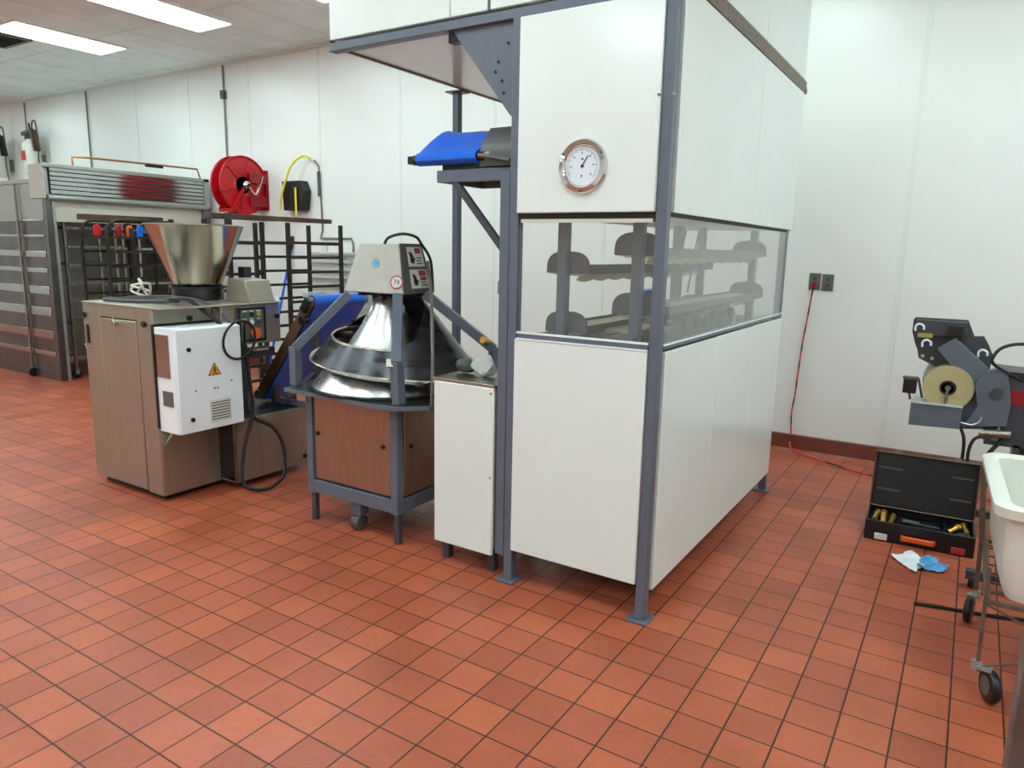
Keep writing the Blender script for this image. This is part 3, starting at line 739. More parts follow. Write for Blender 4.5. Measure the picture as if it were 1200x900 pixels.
# small loose items on the rounder table
c=MB().sheet([[(-3.20,2.95,.80),(-3.12,2.86,.81),(-3.02,2.80,.80)],[(-3.17,3.02,.93),(-3.1,2.95,.97),(-3.0,2.92,.95)],[(-3.08,3.1,1.0),(-3.05,3.05,1.03),(-2.98,3.0,1.0)]],.01)
obj('scraper_bracket',c,'steel_dark',R)
obj('adjuster',MB().tube([(-3.15,2.93,.80),(-3.10,2.92,.95),(-3.14,2.98,1.05),(-3.02,3.02,1.07)],.018,8,5),'iron',R)
obj('oil_block',MB().bar((-3.12,3.1,.82),(-3.05,3.02,.95),.07,.05),'gold',R,bev=.005)

# ================================================================== dough divider
D=thing('dough_divider','stainless dough divider with a conical hopper and a white control cabinet on its side','dough machine',(-4.4,2.9,0))
obj('front_column',MB().box(-4.812,-4.615,2.42,2.44,.045,1.19),'steel_div',D,bev=.004)
obj('door_panel',MB().box(-4.609,-4.212,2.415,2.44,.05,1.105),'steel_div',D,bev=.004)
obj('door_head',MB().box(-4.609,-4.212,2.42,2.44,1.112,1.19),'steel_div',D,bev=.003)
obj('front_column',MB().box(-4.206,-4.05,2.418,2.44,.04,1.19),'steel_div',D,bev=.004)
obj('body',MB().box(-4.80,-4.06,2.44,2.82,.06,1.185),'steel_dark',D)
obj('side_panel',MB().box(-4.06,-4.045,2.425,2.82,.04,1.19),'steel_div',D,bev=.003)
obj('body_rear',MB().box(-4.80,-3.905,2.82,3.42,.06,.455),'steel_dark',D)
obj('rear_side_panel',MB().box(-3.905,-3.89,2.822,3.03,.045,.46),'steel_div',D,bev=.003)
obj('rear_side_panel',MB().box(-3.905,-3.89,3.034,3.425,.045,.46),'steel_div',D,bev=.003)
obj('rear_step_panel',MB().box(-4.045,-3.89,2.822,2.835,.045,.46),'steel_div',D,bev=.002)
obj('rear_upper_body',MB().box(-4.80,-4.32,2.82,3.28,.46,1.185),'graydark',D)
obj('upper_side_panel',MB().box(-4.32,-3.96,2.822,3.28,.93,1.185),'steel_div',D,bev=.004)
obj('top_plate',MB().box(-4.815,-3.95,2.415,3.29,1.187,1.197),'steel_div',D,bev=.003)
obj('outlet_plate',MB().box(-4.02,-3.93,2.9,3.2,.84,.9),'steel_dark',D)
obj('outlet_shelf',MB().bar((-4.0,3.05,.86),(-3.88,3.05,.9),.12,.01),'steel',D)
obj('plinth',MB().box(-4.77,-4.10,2.46,3.25,.0,.06),'black',D)
# handle slot, latch, knobs
obj('handle_slot',MB().box(-4.775,-4.755,2.412,2.421,.93,1.05),'black',D,bev=.002)
obj('handle_catch',MB().box(-4.79,-4.735,2.408,2.42,.895,.905).cyl((-4.765,2.40,.915),(-4.765,2.40,.93),.01),'chrome',D)
obj('latch',MB().cyl((-4.42,2.415,1.085),(-4.42,2.39,1.085),.02,n=18).box(-4.43,-4.41,2.395,2.41,1.06,1.12),'chrome',D,bev=.002)
for p in ((-4.79,2.418,1.11),(-4.12,2.416,1.095)):
    obj('knob',MB().cyl(p,(p[0],p[1]-.012,p[2]),.017,n=16),'black',D)
for p in ((-4.045,2.66,1.12),(-3.96,3.25,1.10),(-3.89,3.39,.1)):
    obj('knob',MB().cyl(p,(p[0]+.012,p[1],p[2]),.017,n=16),'black',D)
# control cabinet
CC=obj('control_cabinet',MB().box(-4.045,-3.855,2.425,2.86,.455,1.085),'white',D,bev=.004)
obj('cabinet_door',MB().box(-3.852,-3.83,2.425,2.86,.46,1.08),'white',CC,bev=.005)
obj('cabinet_seal',MB().box(-4.055,-4.04,2.415,2.87,.47,1.10),'black',CC)
obj('side_window',MB().box(-4.04,-3.90,2.421,2.426,.79,1.045),'steel_mirror',CC)
obj('nameplate',MB().box(-3.99,-3.89,2.421,2.426,.62,.71),'outlet',CC)
obj('corner_shield',MB().prism([(-4.04,2.50,.46),(-3.93,2.44,.46),(-4.04,2.44,.36)],(0,.004,0)),'clear_grey',CC)
for y,z in ((2.5,.96),(2.5,.54)):
    obj('door_lock',MB().cyl((-3.83,y,z),(-3.822,y,z),.013,n=14),'black',CC)
for y,z in ((2.53,.71),(2.66,.71),(2.68,.71),(2.78,.74)):
    obj('rivet',MB().cyl((-3.83,y,z),(-3.826,y,z),.005,n=10),'graydark',CC)
# warning triangle
xo=-3.8285
def tri(cy_,cz,r,x0,th): return [(x0,cy_+r*math.cos(a),cz+r*math.sin(a)) for a in (PI/2,PI/2+2*PI/3,PI/2+4*PI/3)]
wt=obj('warning_triangle',MB().prism(tri(2.665,.815,.052,xo,0),(-.002,0,0)),'gap',CC)
obj('yellow_field',MB().prism(tri(2.665,.815,.042,xo+.0008,0),(-.001,0,0)),'ochre',wt)
a=MB().cyl((xo+.0008,2.665,.834),(xo+.0018,2.665,.834),.006,n=12).bar((xo+.0012,2.665,.828),(xo+.0012,2.665,.806),.008,.001,up=(1,0,0)).bar((xo+.0012,2.665,.808),(xo+.0012,2.652,.795),.005,.001,up=(1,0,0)).bar((xo+.0012,2.665,.808),(xo+.0012,2.678,.795),.005,.001,up=(1,0,0)).bar((xo+.0012,2.652,.82),(xo+.0012,2.678,.82),.004,.001,up=(1,0,0))
obj('person_symbol',a,'gap',wt)
# louvre
vg=obj('vent_grille',MB().box(-3.83,-3.826,2.62,2.765,.50,.64),'white_plastic',CC)
for k_ in range(7):
    z=.515+.017*k_
    obj('vent_slot',MB().box(-3.8262,-3.8245,2.628,2.757,z,z+.006),'graydark',vg) 
# operator panel
OP=obj('operator_panel',MB().box(-3.96,-3.945,2.93,3.155,.945,1.175),'black_plastic',D,bev=.008)
obj('panel_face',MB().box(-3.945,-3.941,2.955,3.13,.965,1.155),'outlet',OP,bev=.003)
for i,(yy,col) in enumerate(((2.985,'green'),(3.035,'black'),(3.09,'gold'),(2.985,'red'),(3.035,'white_plastic'),(3.09,'graydark'))):
    zz=1.125 if i<3 else 1.075
    obj('button',MB().cyl((-3.941,yy,zz),(-3.93,yy,zz),.015,.013,n=18),col,OP)
    obj('button_tag',MB().box(-3.942,-3.9395,yy-.015,yy+.015,zz+.018,zz+.026),'label_white',OP)
obj('emergency_stop',MB().cyl((-3.941,3.05,1.005),(-3.925,3.05,1.005),.022,n=20).cyl((-3.925,3.05,1.005),(-3.91,3.05,1.005),.036,n=24),'orange',OP,label='orange emergency stop button')
# hopper
hx,hy=-4.47,3.02
H=obj('hopper',MB().lathe((hx,hy,1.285),[(.150,0),(.310,.40),(.316,.404),(.316,.412),(.306,.412),(.302,.402),(.142,.0)],56,closed=True),'hopper',D)
obj('hopper_neck',MB().cyl((hx,hy,1.197),(hx,hy,1.29),.165,n=40).cyl((hx,hy,1.275),(hx,hy,1.29),.178,n=40),'steel_dark',D)
obj('side_housing',MB().prism([(-4.24,3.06,1.197),(-3.98,3.06,1.197),(-4.03,3.06,1.34),(-4.20,3.06,1.35)],(0,.2,0)),'steel_div',D,bev=.004)
obj('rear_post',MB().box(-4.3,-4.24,3.22,3.28,1.197,1.42),'steel_dark',D)
obj('white_cover',MB().box(-4.16,-3.97,3.27,3.29,1.197,1.225),'white',D,bev=.004)
a=MB()
rnd=random.Random(4)
pts=[(-4.62,2.72,1.2)]
for i in range(14): pts.append((-4.60+.07*math.sin(i*1.9)+rnd.uniform(-.01,.01),2.70+.04*math.cos(i*1.3),1.22+.10*(i%5)/4+.02*math.sin(i)))
obj('tie_rope',MB().tube(pts,.008,6,5),'fabric_white',D)
# cables
a=MB().tube([(-4.75,2.55,1.21),(-4.5,2.62,1.215),(-4.3,2.66,1.22),(-4.1,2.68,1.23),(-3.97,2.72,1.16),(-3.9,2.80,1.06),(-3.85,2.90,.92),(-3.84,2.92,.72),(-3.84,2.93,.5),(-3.83,2.85,.3),(-3.80,2.80,.09),(-3.76,2.84,.03),(-3.72,2.95,.02),(-3.72,3.06,.08),(-3.76,3.1,.25),(-3.80,3.06,.38),(-3.86,2.97,.45),(-3.88,2.94,.5)],.012,8,8)
obj('power_cable',a,'black',D)
a=MB()
cc0=Vector((-3.80,2.83,.99)); 
pl=[cc0+Vector((.02*math.sin(t_),.115*math.cos(t_),.12*math.sin(t_))) for t_ in [2*PI*i/20+.6 for i in range(21)]]
obj('cable_loop',a.tube(pl+[Vector((-3.87,2.93,1.1)),Vector((-3.9,2.94,.9))],.008,8,3),'black',D)
obj('cable_bundle',MB().tube([(-4.6,2.6,1.225),(-4.3,2.72,1.235),(-4.05,2.78,1.21),(-3.94,2.86,1.1),(-3.9,2.94,.9),(-3.9,2.95,.6),(-3.88,2.95,.47)],.008,8,6).tube([(-4.7,2.5,1.21),(-4.4,2.56,1.21),(-4.2,2.7,1.215)],.012,8,6),'graydark',D)

# ================================================================== inclined blue belt conveyor
V=thing('incline_conveyor','short steep blue belt conveyor rising from the dough divider to the rounder','conveyor',(-3.95,3.55,0))
A=Vector((-4.25,0,.515)); Bv=Vector((-3.70,0,1.205)); dd=(Bv-A).normalized(); nn=Vector((-dd.z,0,dd.x))
y0,y1=3.32,3.80
# belt: closed loop around two rollers
r=.042; n=10; loop=[]
for i in range(n+1):
    t_=-PI/2+PI*i/n; loop.append(Bv+dd*r*math.cos(t_)+nn*r*math.sin(t_))
for i in range(1,12): loop.append(Bv+(A-Bv)*i/12+nn*r)
for i in range(n+1):
    t_=PI/2+PI*i/n; loop.append(A+dd*r*math.cos(t_)+nn*r*math.sin(t_))
for i in range(1,12): loop.append(A+(Bv-A)*i/12-nn*r)
loop.append(loop[0])
rows=[[Vector((p.x,y,p.z)) for y in (y0+.01,y0+.25,y1-.01)] for p in loop]
obj('belt',MB().sheet(rows,.005),'blue',V)
for y in (y0-.006,y1+.006):
    a=MB().bar((A.x,y,A.z),(Bv.x,y,Bv.z),.012,.075)
    obj('side_beam',a,'brown_beam',V,bev=.003)
obj('roller',MB().cyl((Bv.x,y0-.03,Bv.z),(Bv.x,y1+.03,Bv.z),.034,n=20),'outlet',V)
obj('roller',MB().cyl((A.x,y0-.03,A.z),(A.x,y1+.03,A.z),.034,n=20),'outlet',V)
obj('bearing_block',MB().bar((Bv.x-.04,y0-.03,Bv.z-.06),(Bv.x+.02,y0-.03,Bv.z+.02),.04,.05).cyl((Bv.x-.03,y0-.06,Bv.z-.12),(Bv.x-.03,y0-.01,Bv.z-.12),.03),'black_plastic',V,bev=.003)
obj('scraper',MB().bar((Bv.x-.05,y0,Bv.z+.045),(Bv.x-.05,y0+.14,Bv.z+.045),.05,.03),'clear_grey',V)
for y in (y0+.05,y1-.05):
    obj('leg',MB().bar((-3.72,y,1.05),(-3.72,y,.0),.04,.04,up=(0,1,0)),'slate_dark',V)
    obj('leg',MB().bar((-4.15,y,.6),(-4.15,y,.46),.04,.04,up=(0,1,0)) if y<y0+.1 else MB().bar((-4.15,y,.6),(-4.15,y,.0),.04,.04,up=(0,1,0)),'slate_dark',V)
obj('strut',MB().bar((-3.72,y0+.02,.72),(-4.0,y0+.02,.50),.022,.022).bar((-4.15,y0+.05,.48),(-3.72,y0+.05,.48),.03,.03),'slate',V)

# ================================================================== walk-in proofing cabinet at the left
C=thing('proofing_cabinet','long stainless walk-in proofing cabinet with a louvred header along the left','cabinet',(-9.6,5.1,0))
FX,FY=-8.62,4.05
# front (-y) wall: stainless panels
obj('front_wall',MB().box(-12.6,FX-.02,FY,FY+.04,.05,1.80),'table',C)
obj('front_wall_top',MB().box(-12.6,FX-.02,FY-.003,FY+.04,1.80,2.2),'galv',C)
obj('front_cap',MB().box(-12.62,FX-.06,FY-.015,FY+.06,2.19,2.235),'galv',C,bev=.004)
obj('roof',MB().box(-12.6,FX-.05,FY+.04,6.05,2.17,2.21),'galv',C)
for x in (-9.22,-10.4,-11.5):
    o=obj('door_pole',MB().box(x-.012,x+.012,FY-.045,FY-.02,.10,2.19),'steel',C)
    obj('pole_caster',MB().cyl((x-.015,FY-.033,.05),(x+.015,FY-.033,.05),.05,n=18),'black',o)
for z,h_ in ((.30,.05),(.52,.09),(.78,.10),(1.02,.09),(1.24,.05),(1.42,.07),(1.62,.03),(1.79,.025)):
    obj('reflection_band',MB().box(-12.5,FX-.08,FY-.014,FY,z-h_/2,z+h_/2),'steel_mirror',C,bev=.004)  # bright strips over a darker sheet imitate reflections in the stainless
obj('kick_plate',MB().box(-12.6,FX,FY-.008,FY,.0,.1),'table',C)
# corner column
obj('corner_column',MB().box(FX-.06,FX+.0,FY-.012,FY+.09,.0,2.02),'table',C,bev=.005)
obj('corner_edge',MB().box(FX-.0,FX+.012,FY+.06,FY+.09,.0,2.0),'galv',C)
# header box
obj('header_box',MB().box(-8.92,FX-.012,FY-.01,6.05,2.025,2.39),'galv',C,bev=.004)
HF=obj('header_front',MB().box(-8.90,FX+.02,FY-.02,FY+.0,2.025,2.385),'greybox',C,bev=.003)
for k_ in range(6):
    z=2.078+.0475*k_
    obj('louvre_blade',MB().box(FX+.008,FX+.016,FY+.06,5.98,z,z+.0375),'steel_mirror',C,bev=.002)
obj('header_back_gap',MB().box(FX-.013,FX-.004,FY+.05,5.99,2.07,2.36),'gap',C)
obj('header_top_rail',MB().box(FX-.02,FX+.03,FY-.01,6.05,2.355,2.395),'galv',C,bev=.003)
obj('header_bottom_roll',MB().cyl((FX+.01,FY+.02,2.035),(FX+.01,6.03,2.035),.035,n=18),'galv',C)
obj('header_end',MB().box(FX-.01,FX+.03,5.98,6.06,2.02,2.39),'galv',C)
# inside lining
obj('lintel',MB().box(FX-.05,FX-.03,FY+.09,6.05,1.78,2.03),'cream_edge',C)
obj('back_lining',MB().box(-10.1,-10.06,4.10,6.03,.05,2.1),'galv',C)
obj('side_lining',MB().box(-10.1,FX-.06,6.02,6.06,.05,2.1),'galv',C)
obj('far_jamb',MB().box(FX-.06,FX,5.96,6.05,.0,2.03),'table',C)
# pipe on the roof
P_=thing('roof_pipe','thin copper pipe lying above the roof edge of the proofing cabinet','pipe',(-8.72,5.1,2.39))
obj('pipe',MB().tube([(-8.72,4.42,2.395),(-8.72,4.42,2.50),(-8.72,4.6,2.51),(-8.72,5.6,2.52),(-8.72,5.98,2.52),(-8.72,6.02,2.4)],.012,8),'skin',P_)
obj('pipe_joint',MB().cyl((-8.72,5.28,2.5),(-8.72,5.5,2.5),.02,n=12),'black_plastic',P_)
# aluminium sheet pan racks standing in the opening
def pan_rack(name,x0,x1,y0,y1,h,m,label,group=None,lev=12,pw=.025,loc=None,tray=None,cat='rack',arch=False,top=None):
    t=thing(name,label,cat,((x0+x1)/2,(y0+y1)/2,0),group)
    for x in (x0,x1):
        if not arch:
            for y in (y0,y1): obj('post',MB().box(x-pw/2,x+pw/2,y-pw/2,y+pw/2,.12,h),m,t)
        else:
            rr=.14; pts=[(x,y0,.12),(x,y0,h-rr)]+[(x,y0+rr-rr*math.cos(a),h-rr+rr*math.sin(a)) for a in (PI/8,PI/4,3*PI/8,PI/2)]+[(x,y1-rr+rr*math.sin(a),h-rr+rr*math.cos(a)) for a in (0,PI/8,PI/4,3*PI/8)]+[(x,y1,h-rr),(x,y1,.12)]
            obj('hoop_frame',MB().tube(pts,pw/2,8),m,t)
    for x in (x0,x1):
        for y in (y0,y1):
            c=obj('caster',MB().cyl((x-.015,y,.05),(x+.015,y,.05),.05,n=18),'black',t)
            obj('caster_fork',MB().box(x-.022,x-.017,y-.02,y+.02,.05,.12).box(x+.017,x+.022,y-.02,y+.02,.05,.12).box(x-.022,x+.022,y-.02,y+.02,.112,.12),'galv',c)
    zs=[.22+(h-.40)*k/(lev-1) for k in range(lev)]
    for z in zs:
        for x in (x0,x1):
            obj('shelf_rail',MB().box(x-.014,x+.014,y0,y1,z-.012,z+.012),m,t)
    obj('end_rail',MB().box(x0,x1,y0-.008,y0+.008,h-.2,h-.17).box(x0,x1,y1-.008,y1+.008,h-.2,h-.17),m,t)
    obj('bottom_frame',MB().box(x0,x1,y0-.012,y0+.012,.12,.15).box(x0,x1,y1-.012,y1+.012,.12,.15),m,t)
    if top: obj('top_board',MB().box(*top),'iron_bar',t,bev=.003)
    if tray:
        for z in tray: obj('tray',MB().box(x0+.02,x1-.02,y0+.02,y1-.02,z,z+.02),'steel',t,bev=.004)
    return t
pan_rack('pan_rack',-9.25,-8.72,4.26,4.92,1.9,'steel','silver aluminium sheet pan rack just inside the proofing cabinet, left of the dark oven rack','aluminium pan racks',8,.028,tray=(.62,1.3))
pan_rack('pan_rack',-9.25,-8.72,5.12,5.8,1.88,'steel','silver aluminium sheet pan rack deep in the proofing cabinet, behind the dark oven rack','aluminium pan racks',8,.028,tray=(.8,))
# dark oven racks
r1=pan_rack('oven_rack',-8.36,-7.84,4.26,5.1,1.80,'iron','dark rusty oven rack with rounded top holding gloves, in front of the proofing cabinet',None,10,.034,arch=True,top=(-8.5,-8.38,4.3,5.25,1.81,1.87))
obj('centre_post',MB().box(-7.87,-7.83,4.52,4.56,.15,1.72),'iron',r1)
obj('centre_post',MB().box(-8.38,-8.34,4.78,4.82,.15,1.78),'iron',r1)
pan_rack('oven_rack',-5.86,-5.4,3.74,4.31,1.77,'iron','dark brown oven rack right behind the steel hopper, nearer of the pair',None,11,.032,top=(-5.46,-5.36,3.78,4.46,1.78,1.825))
pan_rack('oven_rack',-5.86,-5.4,4.60,5.26,1.775,'iron','dark brown oven rack with open bays under the black hose box, farther of the pair',None,11,.032,top=(-5.46,-5.36,4.52,5.11,1.785,1.825))
# oven gloves on the first rack
def glove(c,m,label,rot):
    mb=MB(); M_=Matrix.Rotation(rot,4,'Z')
    pr=[(-.05,0,0),(.05,0,0),(.055,0,.09),(.05,0,.15),(.02,0,.18),(-.02,0,.175),(-.045,0,.14),(-.05,0,.08)]
    mb.prism([M_@(Vector(p)*.72)+Vector(c) for p in pr],M_@Vector((0,.03,0)))
    mb.prism([M_@(Vector(p)*.72)+Vector(c) for p in [(.05,.004,.05),(.085,.004,.09),(.08,.004,.12),(.05,.004,.11)]],M_@Vector((0,.022,0)))
    return tag(obj('oven_glove',mb,m,bev=.01),label,'glove','gloves on the oven rack')
glove((-8.1,4.30,1.628),'red','red oven glove on the top left of the rusty oven rack',1.2)
glove((-8.1,4.42,1.628),'black_plastic','black oven glove beside the red one on the rusty rack',1.3)
glove((-8.1,4.54,1.628),'red_dark','dark red oven glove in the middle of the rusty rack top',1.4)
glove((-8.1,4.66,1.628),'orange','orange oven glove on the rusty oven rack',1.1)
glove((-8.1,4.78,1.628),'blue','blue oven glove, rightmost on the rusty oven rack',1.3)
for o in list(bpy.data.objects):
    if o.name.startswith('oven_glove'): pass
obj('glove_shelf',MB().box(-8.34,-7.86,4.28,5.08,1.612,1.627),'iron',r1)

# nested tubs behind the right rack
def tub(z,label,k,group='nested white tubs behind the racks'):
    x0,x1,y0,y1=-6.15,-5.56,5.5,5.95; d=.05; w=.004; h=.56
    t=MB()
    def ring(i,zz,o): return [(x0+i+o,y0+i+o,zz),(x1-i-o,y0+i+o,zz),(x1-i-o,y1-i-o,zz),(x0+i+o,y1-i-o,zz)]
    A=[t.bm.verts.new(p) for p in ring(d,z,0)]; B=[t.bm.verts.new(p) for p in ring(.012,z+h,0)]; C1=[t.bm.verts.new(p) for p in ring(-.008,z+h,0)]; C2=[t.bm.verts.new(p) for p in ring(-.008,z+h+.03,0)]
    D1=[t.bm.verts.new(p) for p in ring(.014,z+h+.03,0)]; E1=[t.bm.verts.new(p) for p in ring(d+w,z+w,0)]
    rs=[A,B,C1,C2,D1,E1]
    t._f(A[::-1]); t._f(E1)
    for p,q in zip(rs,rs[1:]):
        for i in range(4): t._f([p[i],p[(i+1)%4],q[(i+1)%4],q[i]])
    return tag(obj('plastic_tub',t,'clear_grey',bev=.003),label,'tub',group)
for k_ in range(12):
    tub(.003+.083*k_,'topmost pale plastic tub of the nested stack behind the right oven rack' if k_==11 else 'pale plastic tub nested in the stack behind the right oven rack, under the topmost',k_)

# broom and squeegee handles against the wall
t=thing('floor_brush','blue handled floor brush leaning on the back wall behind the oven racks','brush',(-7.2,5.9,0))
obj('handle',MB().cyl((-7.25,5.82,.12),(-7.1,6.09,1.52),.015,n=12),'blue',t)
obj('grip',MB().cyl((-7.1,6.09,1.52),(-7.08,6.10,1.68),.02,n=12),'black',t)
obj('brush_head',MB().box(-7.45,-7.05,5.78,5.86,.05,.12).box(-7.43,-7.07,5.79,5.85,.0,.05),'black_plastic',t,bev=.006)
t=thing('squeegee','white handled squeegee leaning on the back wall behind the right oven rack','squeegee',(-6.4,5.9,0))
obj('handle',MB().cyl((-6.35,6.03,.08),(-6.52,6.1,1.6),.016,n=12),'label_white',t)
obj('blade',MB().box(-6.42,-6.28,6.0,6.06,.0,.09),'graydark',t)

# ================================================================== labeler at the right
L_=thing('labelling_machine','slate grey labelling head with a large tan label roll on a stand at right','labelling machine',(.15,5.0,0))
yl=4.88
def lb(name,pts,y,th,m,parent=None,**k):
    return obj(name,MB().prism([(x,y,z) for x,z in pts],(0,th,0)),m,parent or L_,bev=.003,**k)
HB=lb('head_plate',[(-.285,1.21),(-.275,1.225),(-.01,1.225),(.03,1.135),(.075,1.14),(.105,1.09),(.12,1.055),(.133,1.03),(.12,.93),(.04,.84),(-.02,.865),(-.12,.93),(-.235,.985),(-.245,1.03),(-.265,1.075),(-.285,1.14)],yl,.02,'slate_dark')
lb('upper_box',[(-.27,1.215),(-.015,1.215),(-.005,1.14),(-.12,1.13),(-.26,1.12)],yl-.06,.06,'slate_dark')
lb('gear_cover',[(-.145,1.06),(-.06,1.125),(.115,.965),(.055,.865),(.02,.87)],yl-.10,.10,'slate')
obj('sensor_box',MB().box(-.1,-.025,yl-.09,yl-.06,1.135,1.195),'black',L_,bev=.003)
for (x,z) in ((-.245,1.17),(-.20,1.08),(.08,1.04)):
    pts=[(x-.02,yl-.07 if x<0 else yl-.005,z-.02),(x-.02,yl-.07 if x<0 else yl-.005,z+.01),(x,yl-.07 if x<0 else yl-.005,z+.022),(x+.02,yl-.07 if x<0 else yl-.005,z+.01),(x+.022,yl-.07 if x<0 else yl-.005,z-.01)]
    obj('guide_ring',MB().tube(pts,.006,8,4),'white',L_)
obj('yellow_label',MB().box(-.25,-.175,yl-.064,yl-.06,1.115,1.14),'gold',L_)
for (x,z) in ((-.215,1.0),(-.165,.99),(-.11,1.05)):
    obj('bolt',MB().cyl((x,yl,z),(x,yl-.012,z),.01,n=12),'clear_grey',L_)
RL=obj('label_roll',MB().lathe((-.065,yl-.11,.84),[(.04,0),(.128,0),(.128,.16),(.04,.16)],48,axis=(0,1,0),closed=True),'tan',L_)
obj('roll_core',MB().lathe((-.065,yl-.112,.84),[(.032,0),(.042,0),(.042,.165),(.032,.165)],30,axis=(0,1,0),closed=True),'iron',RL)
obj('spindle',MB().cyl((-.065,yl-.13,.84),(-.065,yl+.03,.84),.014,n=14).bar((-.065,yl-.125,.84),(-.07,yl-.125,.75),.014,.008),'outlet',L_)
obj('backing_disc',MB().cyl((-.04,yl+.055,.86),(-.04,yl+.06,.86),.165,n=44),'clear_grey',L_)
lb('base_box',[(-.24,.735),(.02,.74),(.02,.612),(-.24,.602)],yl-.13,.24,'slate')
obj('base_top',MB().box(-.235,.02,yl-.14,yl+.1,.736,.744),'clear_grey',L_)
lb('side_arm',[(.02,.74),(.06,.80),(.1,.90),(.14,.95),(.215,.94),(.24,.85),(.2,.70),(.2,.62),(.02,.60)],yl-.05,.10,'slate')
lb('arm_plate',[(.06,.88),(.10,.95),(.155,.975),(.21,.945),(.24,.80),(.235,.66),(.03,.63),(.06,.69),(.09,.76)],yl-.13,.08,'slate')
obj('arm_motor',MB().cyl((.17,yl-.15,.84),(.17,yl-.12,.84),.03,n=24),'slate_dark',L_)
obj('handle_bow',MB().tube([(.02,yl-.14,.655),(.07,yl-.15,.65),(.105,yl-.15,.67),(.115,yl-.15,.7)],.006,8,5),'steel_bright',L_)
obj('label_sensor',MB().box(-.295,-.225,yl-.08,yl-.02,.78,.865),'black_plastic',L_,bev=.005)
obj('sensor_bracket',MB().bar((-.30,yl-.05,.87),(-.22,yl-.05,.87),.05,.012).bar((-.22,yl-.05,.87),(-.19,yl-.05,.76),.03,.012).bar((-.26,yl-.05,.78),(-.25,yl-.05,.74),.012,.012),'graydark',L_)
obj('body',MB().box(.21,.62,yl-.1,yl+.3,.56,.93),'slate_dark',L_,bev=.01)
obj('red_sign',MB().box(.235,.5,yl-.106,yl-.1,.78,.86),'red_dark',L_)
obj('top_tray',MB().hexa([(.15,yl-.1,.95),(.6,yl-.1,.93),(.6,yl+.2,.93),(.15,yl+.2,.95),(.15,yl-.1,.965),(.6,yl-.1,.945),(.6,yl+.2,.945),(.15,yl+.2,.965)]),'black_plastic',L_)
obj('motor',MB().cyl((.32,yl,1.04),(.5,yl,1.06),.06,n=24),'iron',L_)
obj('air_cylinder',MB().cyl((.13,yl-.14,.61),(.26,yl-.14,.62),.022,n=18).cyl((.11,yl-.14,.61),(.13,yl-.14,.61),.026,n=18),'steel',L_)
obj('lower_bracket',MB().box(.14,.4,yl-.12,yl+.1,.545,.57).box(.17,.3,yl-.05,yl+.1,.40,.43).box(.28,.31,yl-.12,yl+.1,.40,.56),'slate_dark',L_)
obj('column',MB().box(.3,.39,yl+.05,yl+.14,.06,.6),'slate_dark',L_,bev=.004)
b_=obj('base_leg',MB().box(.12,.8,3.95,4.0,.045,.085).box(.42,.48,4.0,yl+.12,.045,.085).box(-.1,.8,yl+.1,yl+.15,.045,.085),'slate_dark',L_)
for x,y in ((.15,3.97),(.30,3.97),(.75,3.97),(-.05,yl+.12),(.75,yl+.12)): obj('wheel',MB().cyl((x-.015,y,.035),(x+.015,y,.035),.035,n=18),'black',L_)
for pts in ([(.28,yl-.12,.92),(.14,yl-.16,1.0),(.13,yl-.16,1.05),(.17,yl-.14,1.1),(.26,yl-.1,1.12),(.4,yl-.05,1.1)],
            [(.02,yl-.1,.62),(.045,yl-.13,.56),(.05,yl-.13,.45),(.04,yl-.13,.38),(.09,yl-.13,.34),(.14,yl-.12,.35)],
            [(.17,yl-.15,.59),(.1,yl-.16,.58),(.075,yl-.16,.5),(.085,yl-.16,.4),(.12,yl-.14,.34),(.2,yl-.1,.3)],
            [(.22,yl-.14,.58),(.17,yl-.16,.5),(.15,yl-.16,.42),(.1,yl-.16,.33),(.08,yl-.14,.25)]):
    obj('cable',MB().tube(pts,.009 if len(pts)>5 else .012,8,6),'black',L_)

# ------------------------------------------------------------------ open tool case
T=thing('tool_case','open black tool case with upright lid on the floor by the wall','tool case',(-.11,4.5,0),rz=0)
def lp(u,v,z):     # u 0..1 along width, v depth from the front
    return Vector((-.372+.53*u, 4.35+.02*u, 0))+Vector((-.04*v,v,z))
def cb(u0,u1,v0,v1,z0,z1,mb=None):
    mb=mb or MB()
    return mb.hexa([lp(u0,v0,z0),lp(u1,v0,z0),lp(u1,v1,z0),lp(u0,v1,z0),lp(u0,v0,z1),lp(u1,v0,z1),lp(u1,v1,z1),lp(u0,v1,z1)])
BS=obj('base',cb(0,1,0,.012,.004,.115,cb(0,1,.26,.272,.004,.115,cb(0,.025,.012,.26,.004,.115,cb(.975,1,.012,.26,.004,.115,cb(0,1,0,.272,0,.012))))),'black_plastic',T,bev=.004)
obj('tray_insert',cb(.03,.97,.02,.25,.07,.082),'black',BS)
obj('divider_wall',cb(.3,.315,.02,.25,.08,.11,cb(.72,.735,.02,.25,.08,.11)),'black_plastic',BS)
LD=MB()
def ll(u,w,d):      # lid: u width, w height 0..1, d depth
    return lp(u,.275,.118)+Vector((0,.06*w,.325*w))+Vector((0,-d,.18*d))
def lbx(u0,u1,w0,w1,d0,d1,mb): return mb.hexa([ll(u0,w0,d0),ll(u1,w0,d0),ll(u1,w0,d1),ll(u0,w0,d1),ll(u0,w1,d0),ll(u1,w1,d0),ll(u1,w1,d1),ll(u0,w1,d1)])
lbx(0,1,0,1,-.012,0,LD); lbx(0,1,0,.035,0,.045,LD); lbx(0,1,.965,1,0,.045,LD); lbx(0,.02,.035,.965,0,.045,LD); lbx(.98,1,.035,.965,0,.045,LD)
LO=obj('lid',LD,'black_plastic',T,bev=.004)
rim=MB()
rim.tube([ll(.01,.02,.048),ll(.99,.02,.048),ll(.99,.98,.048),ll(.01,.98,.048),ll(.01,.02,.048)],.004,6)
obj('lid_rim',rim,'brown_beam',LO,label='brownish lid rim')
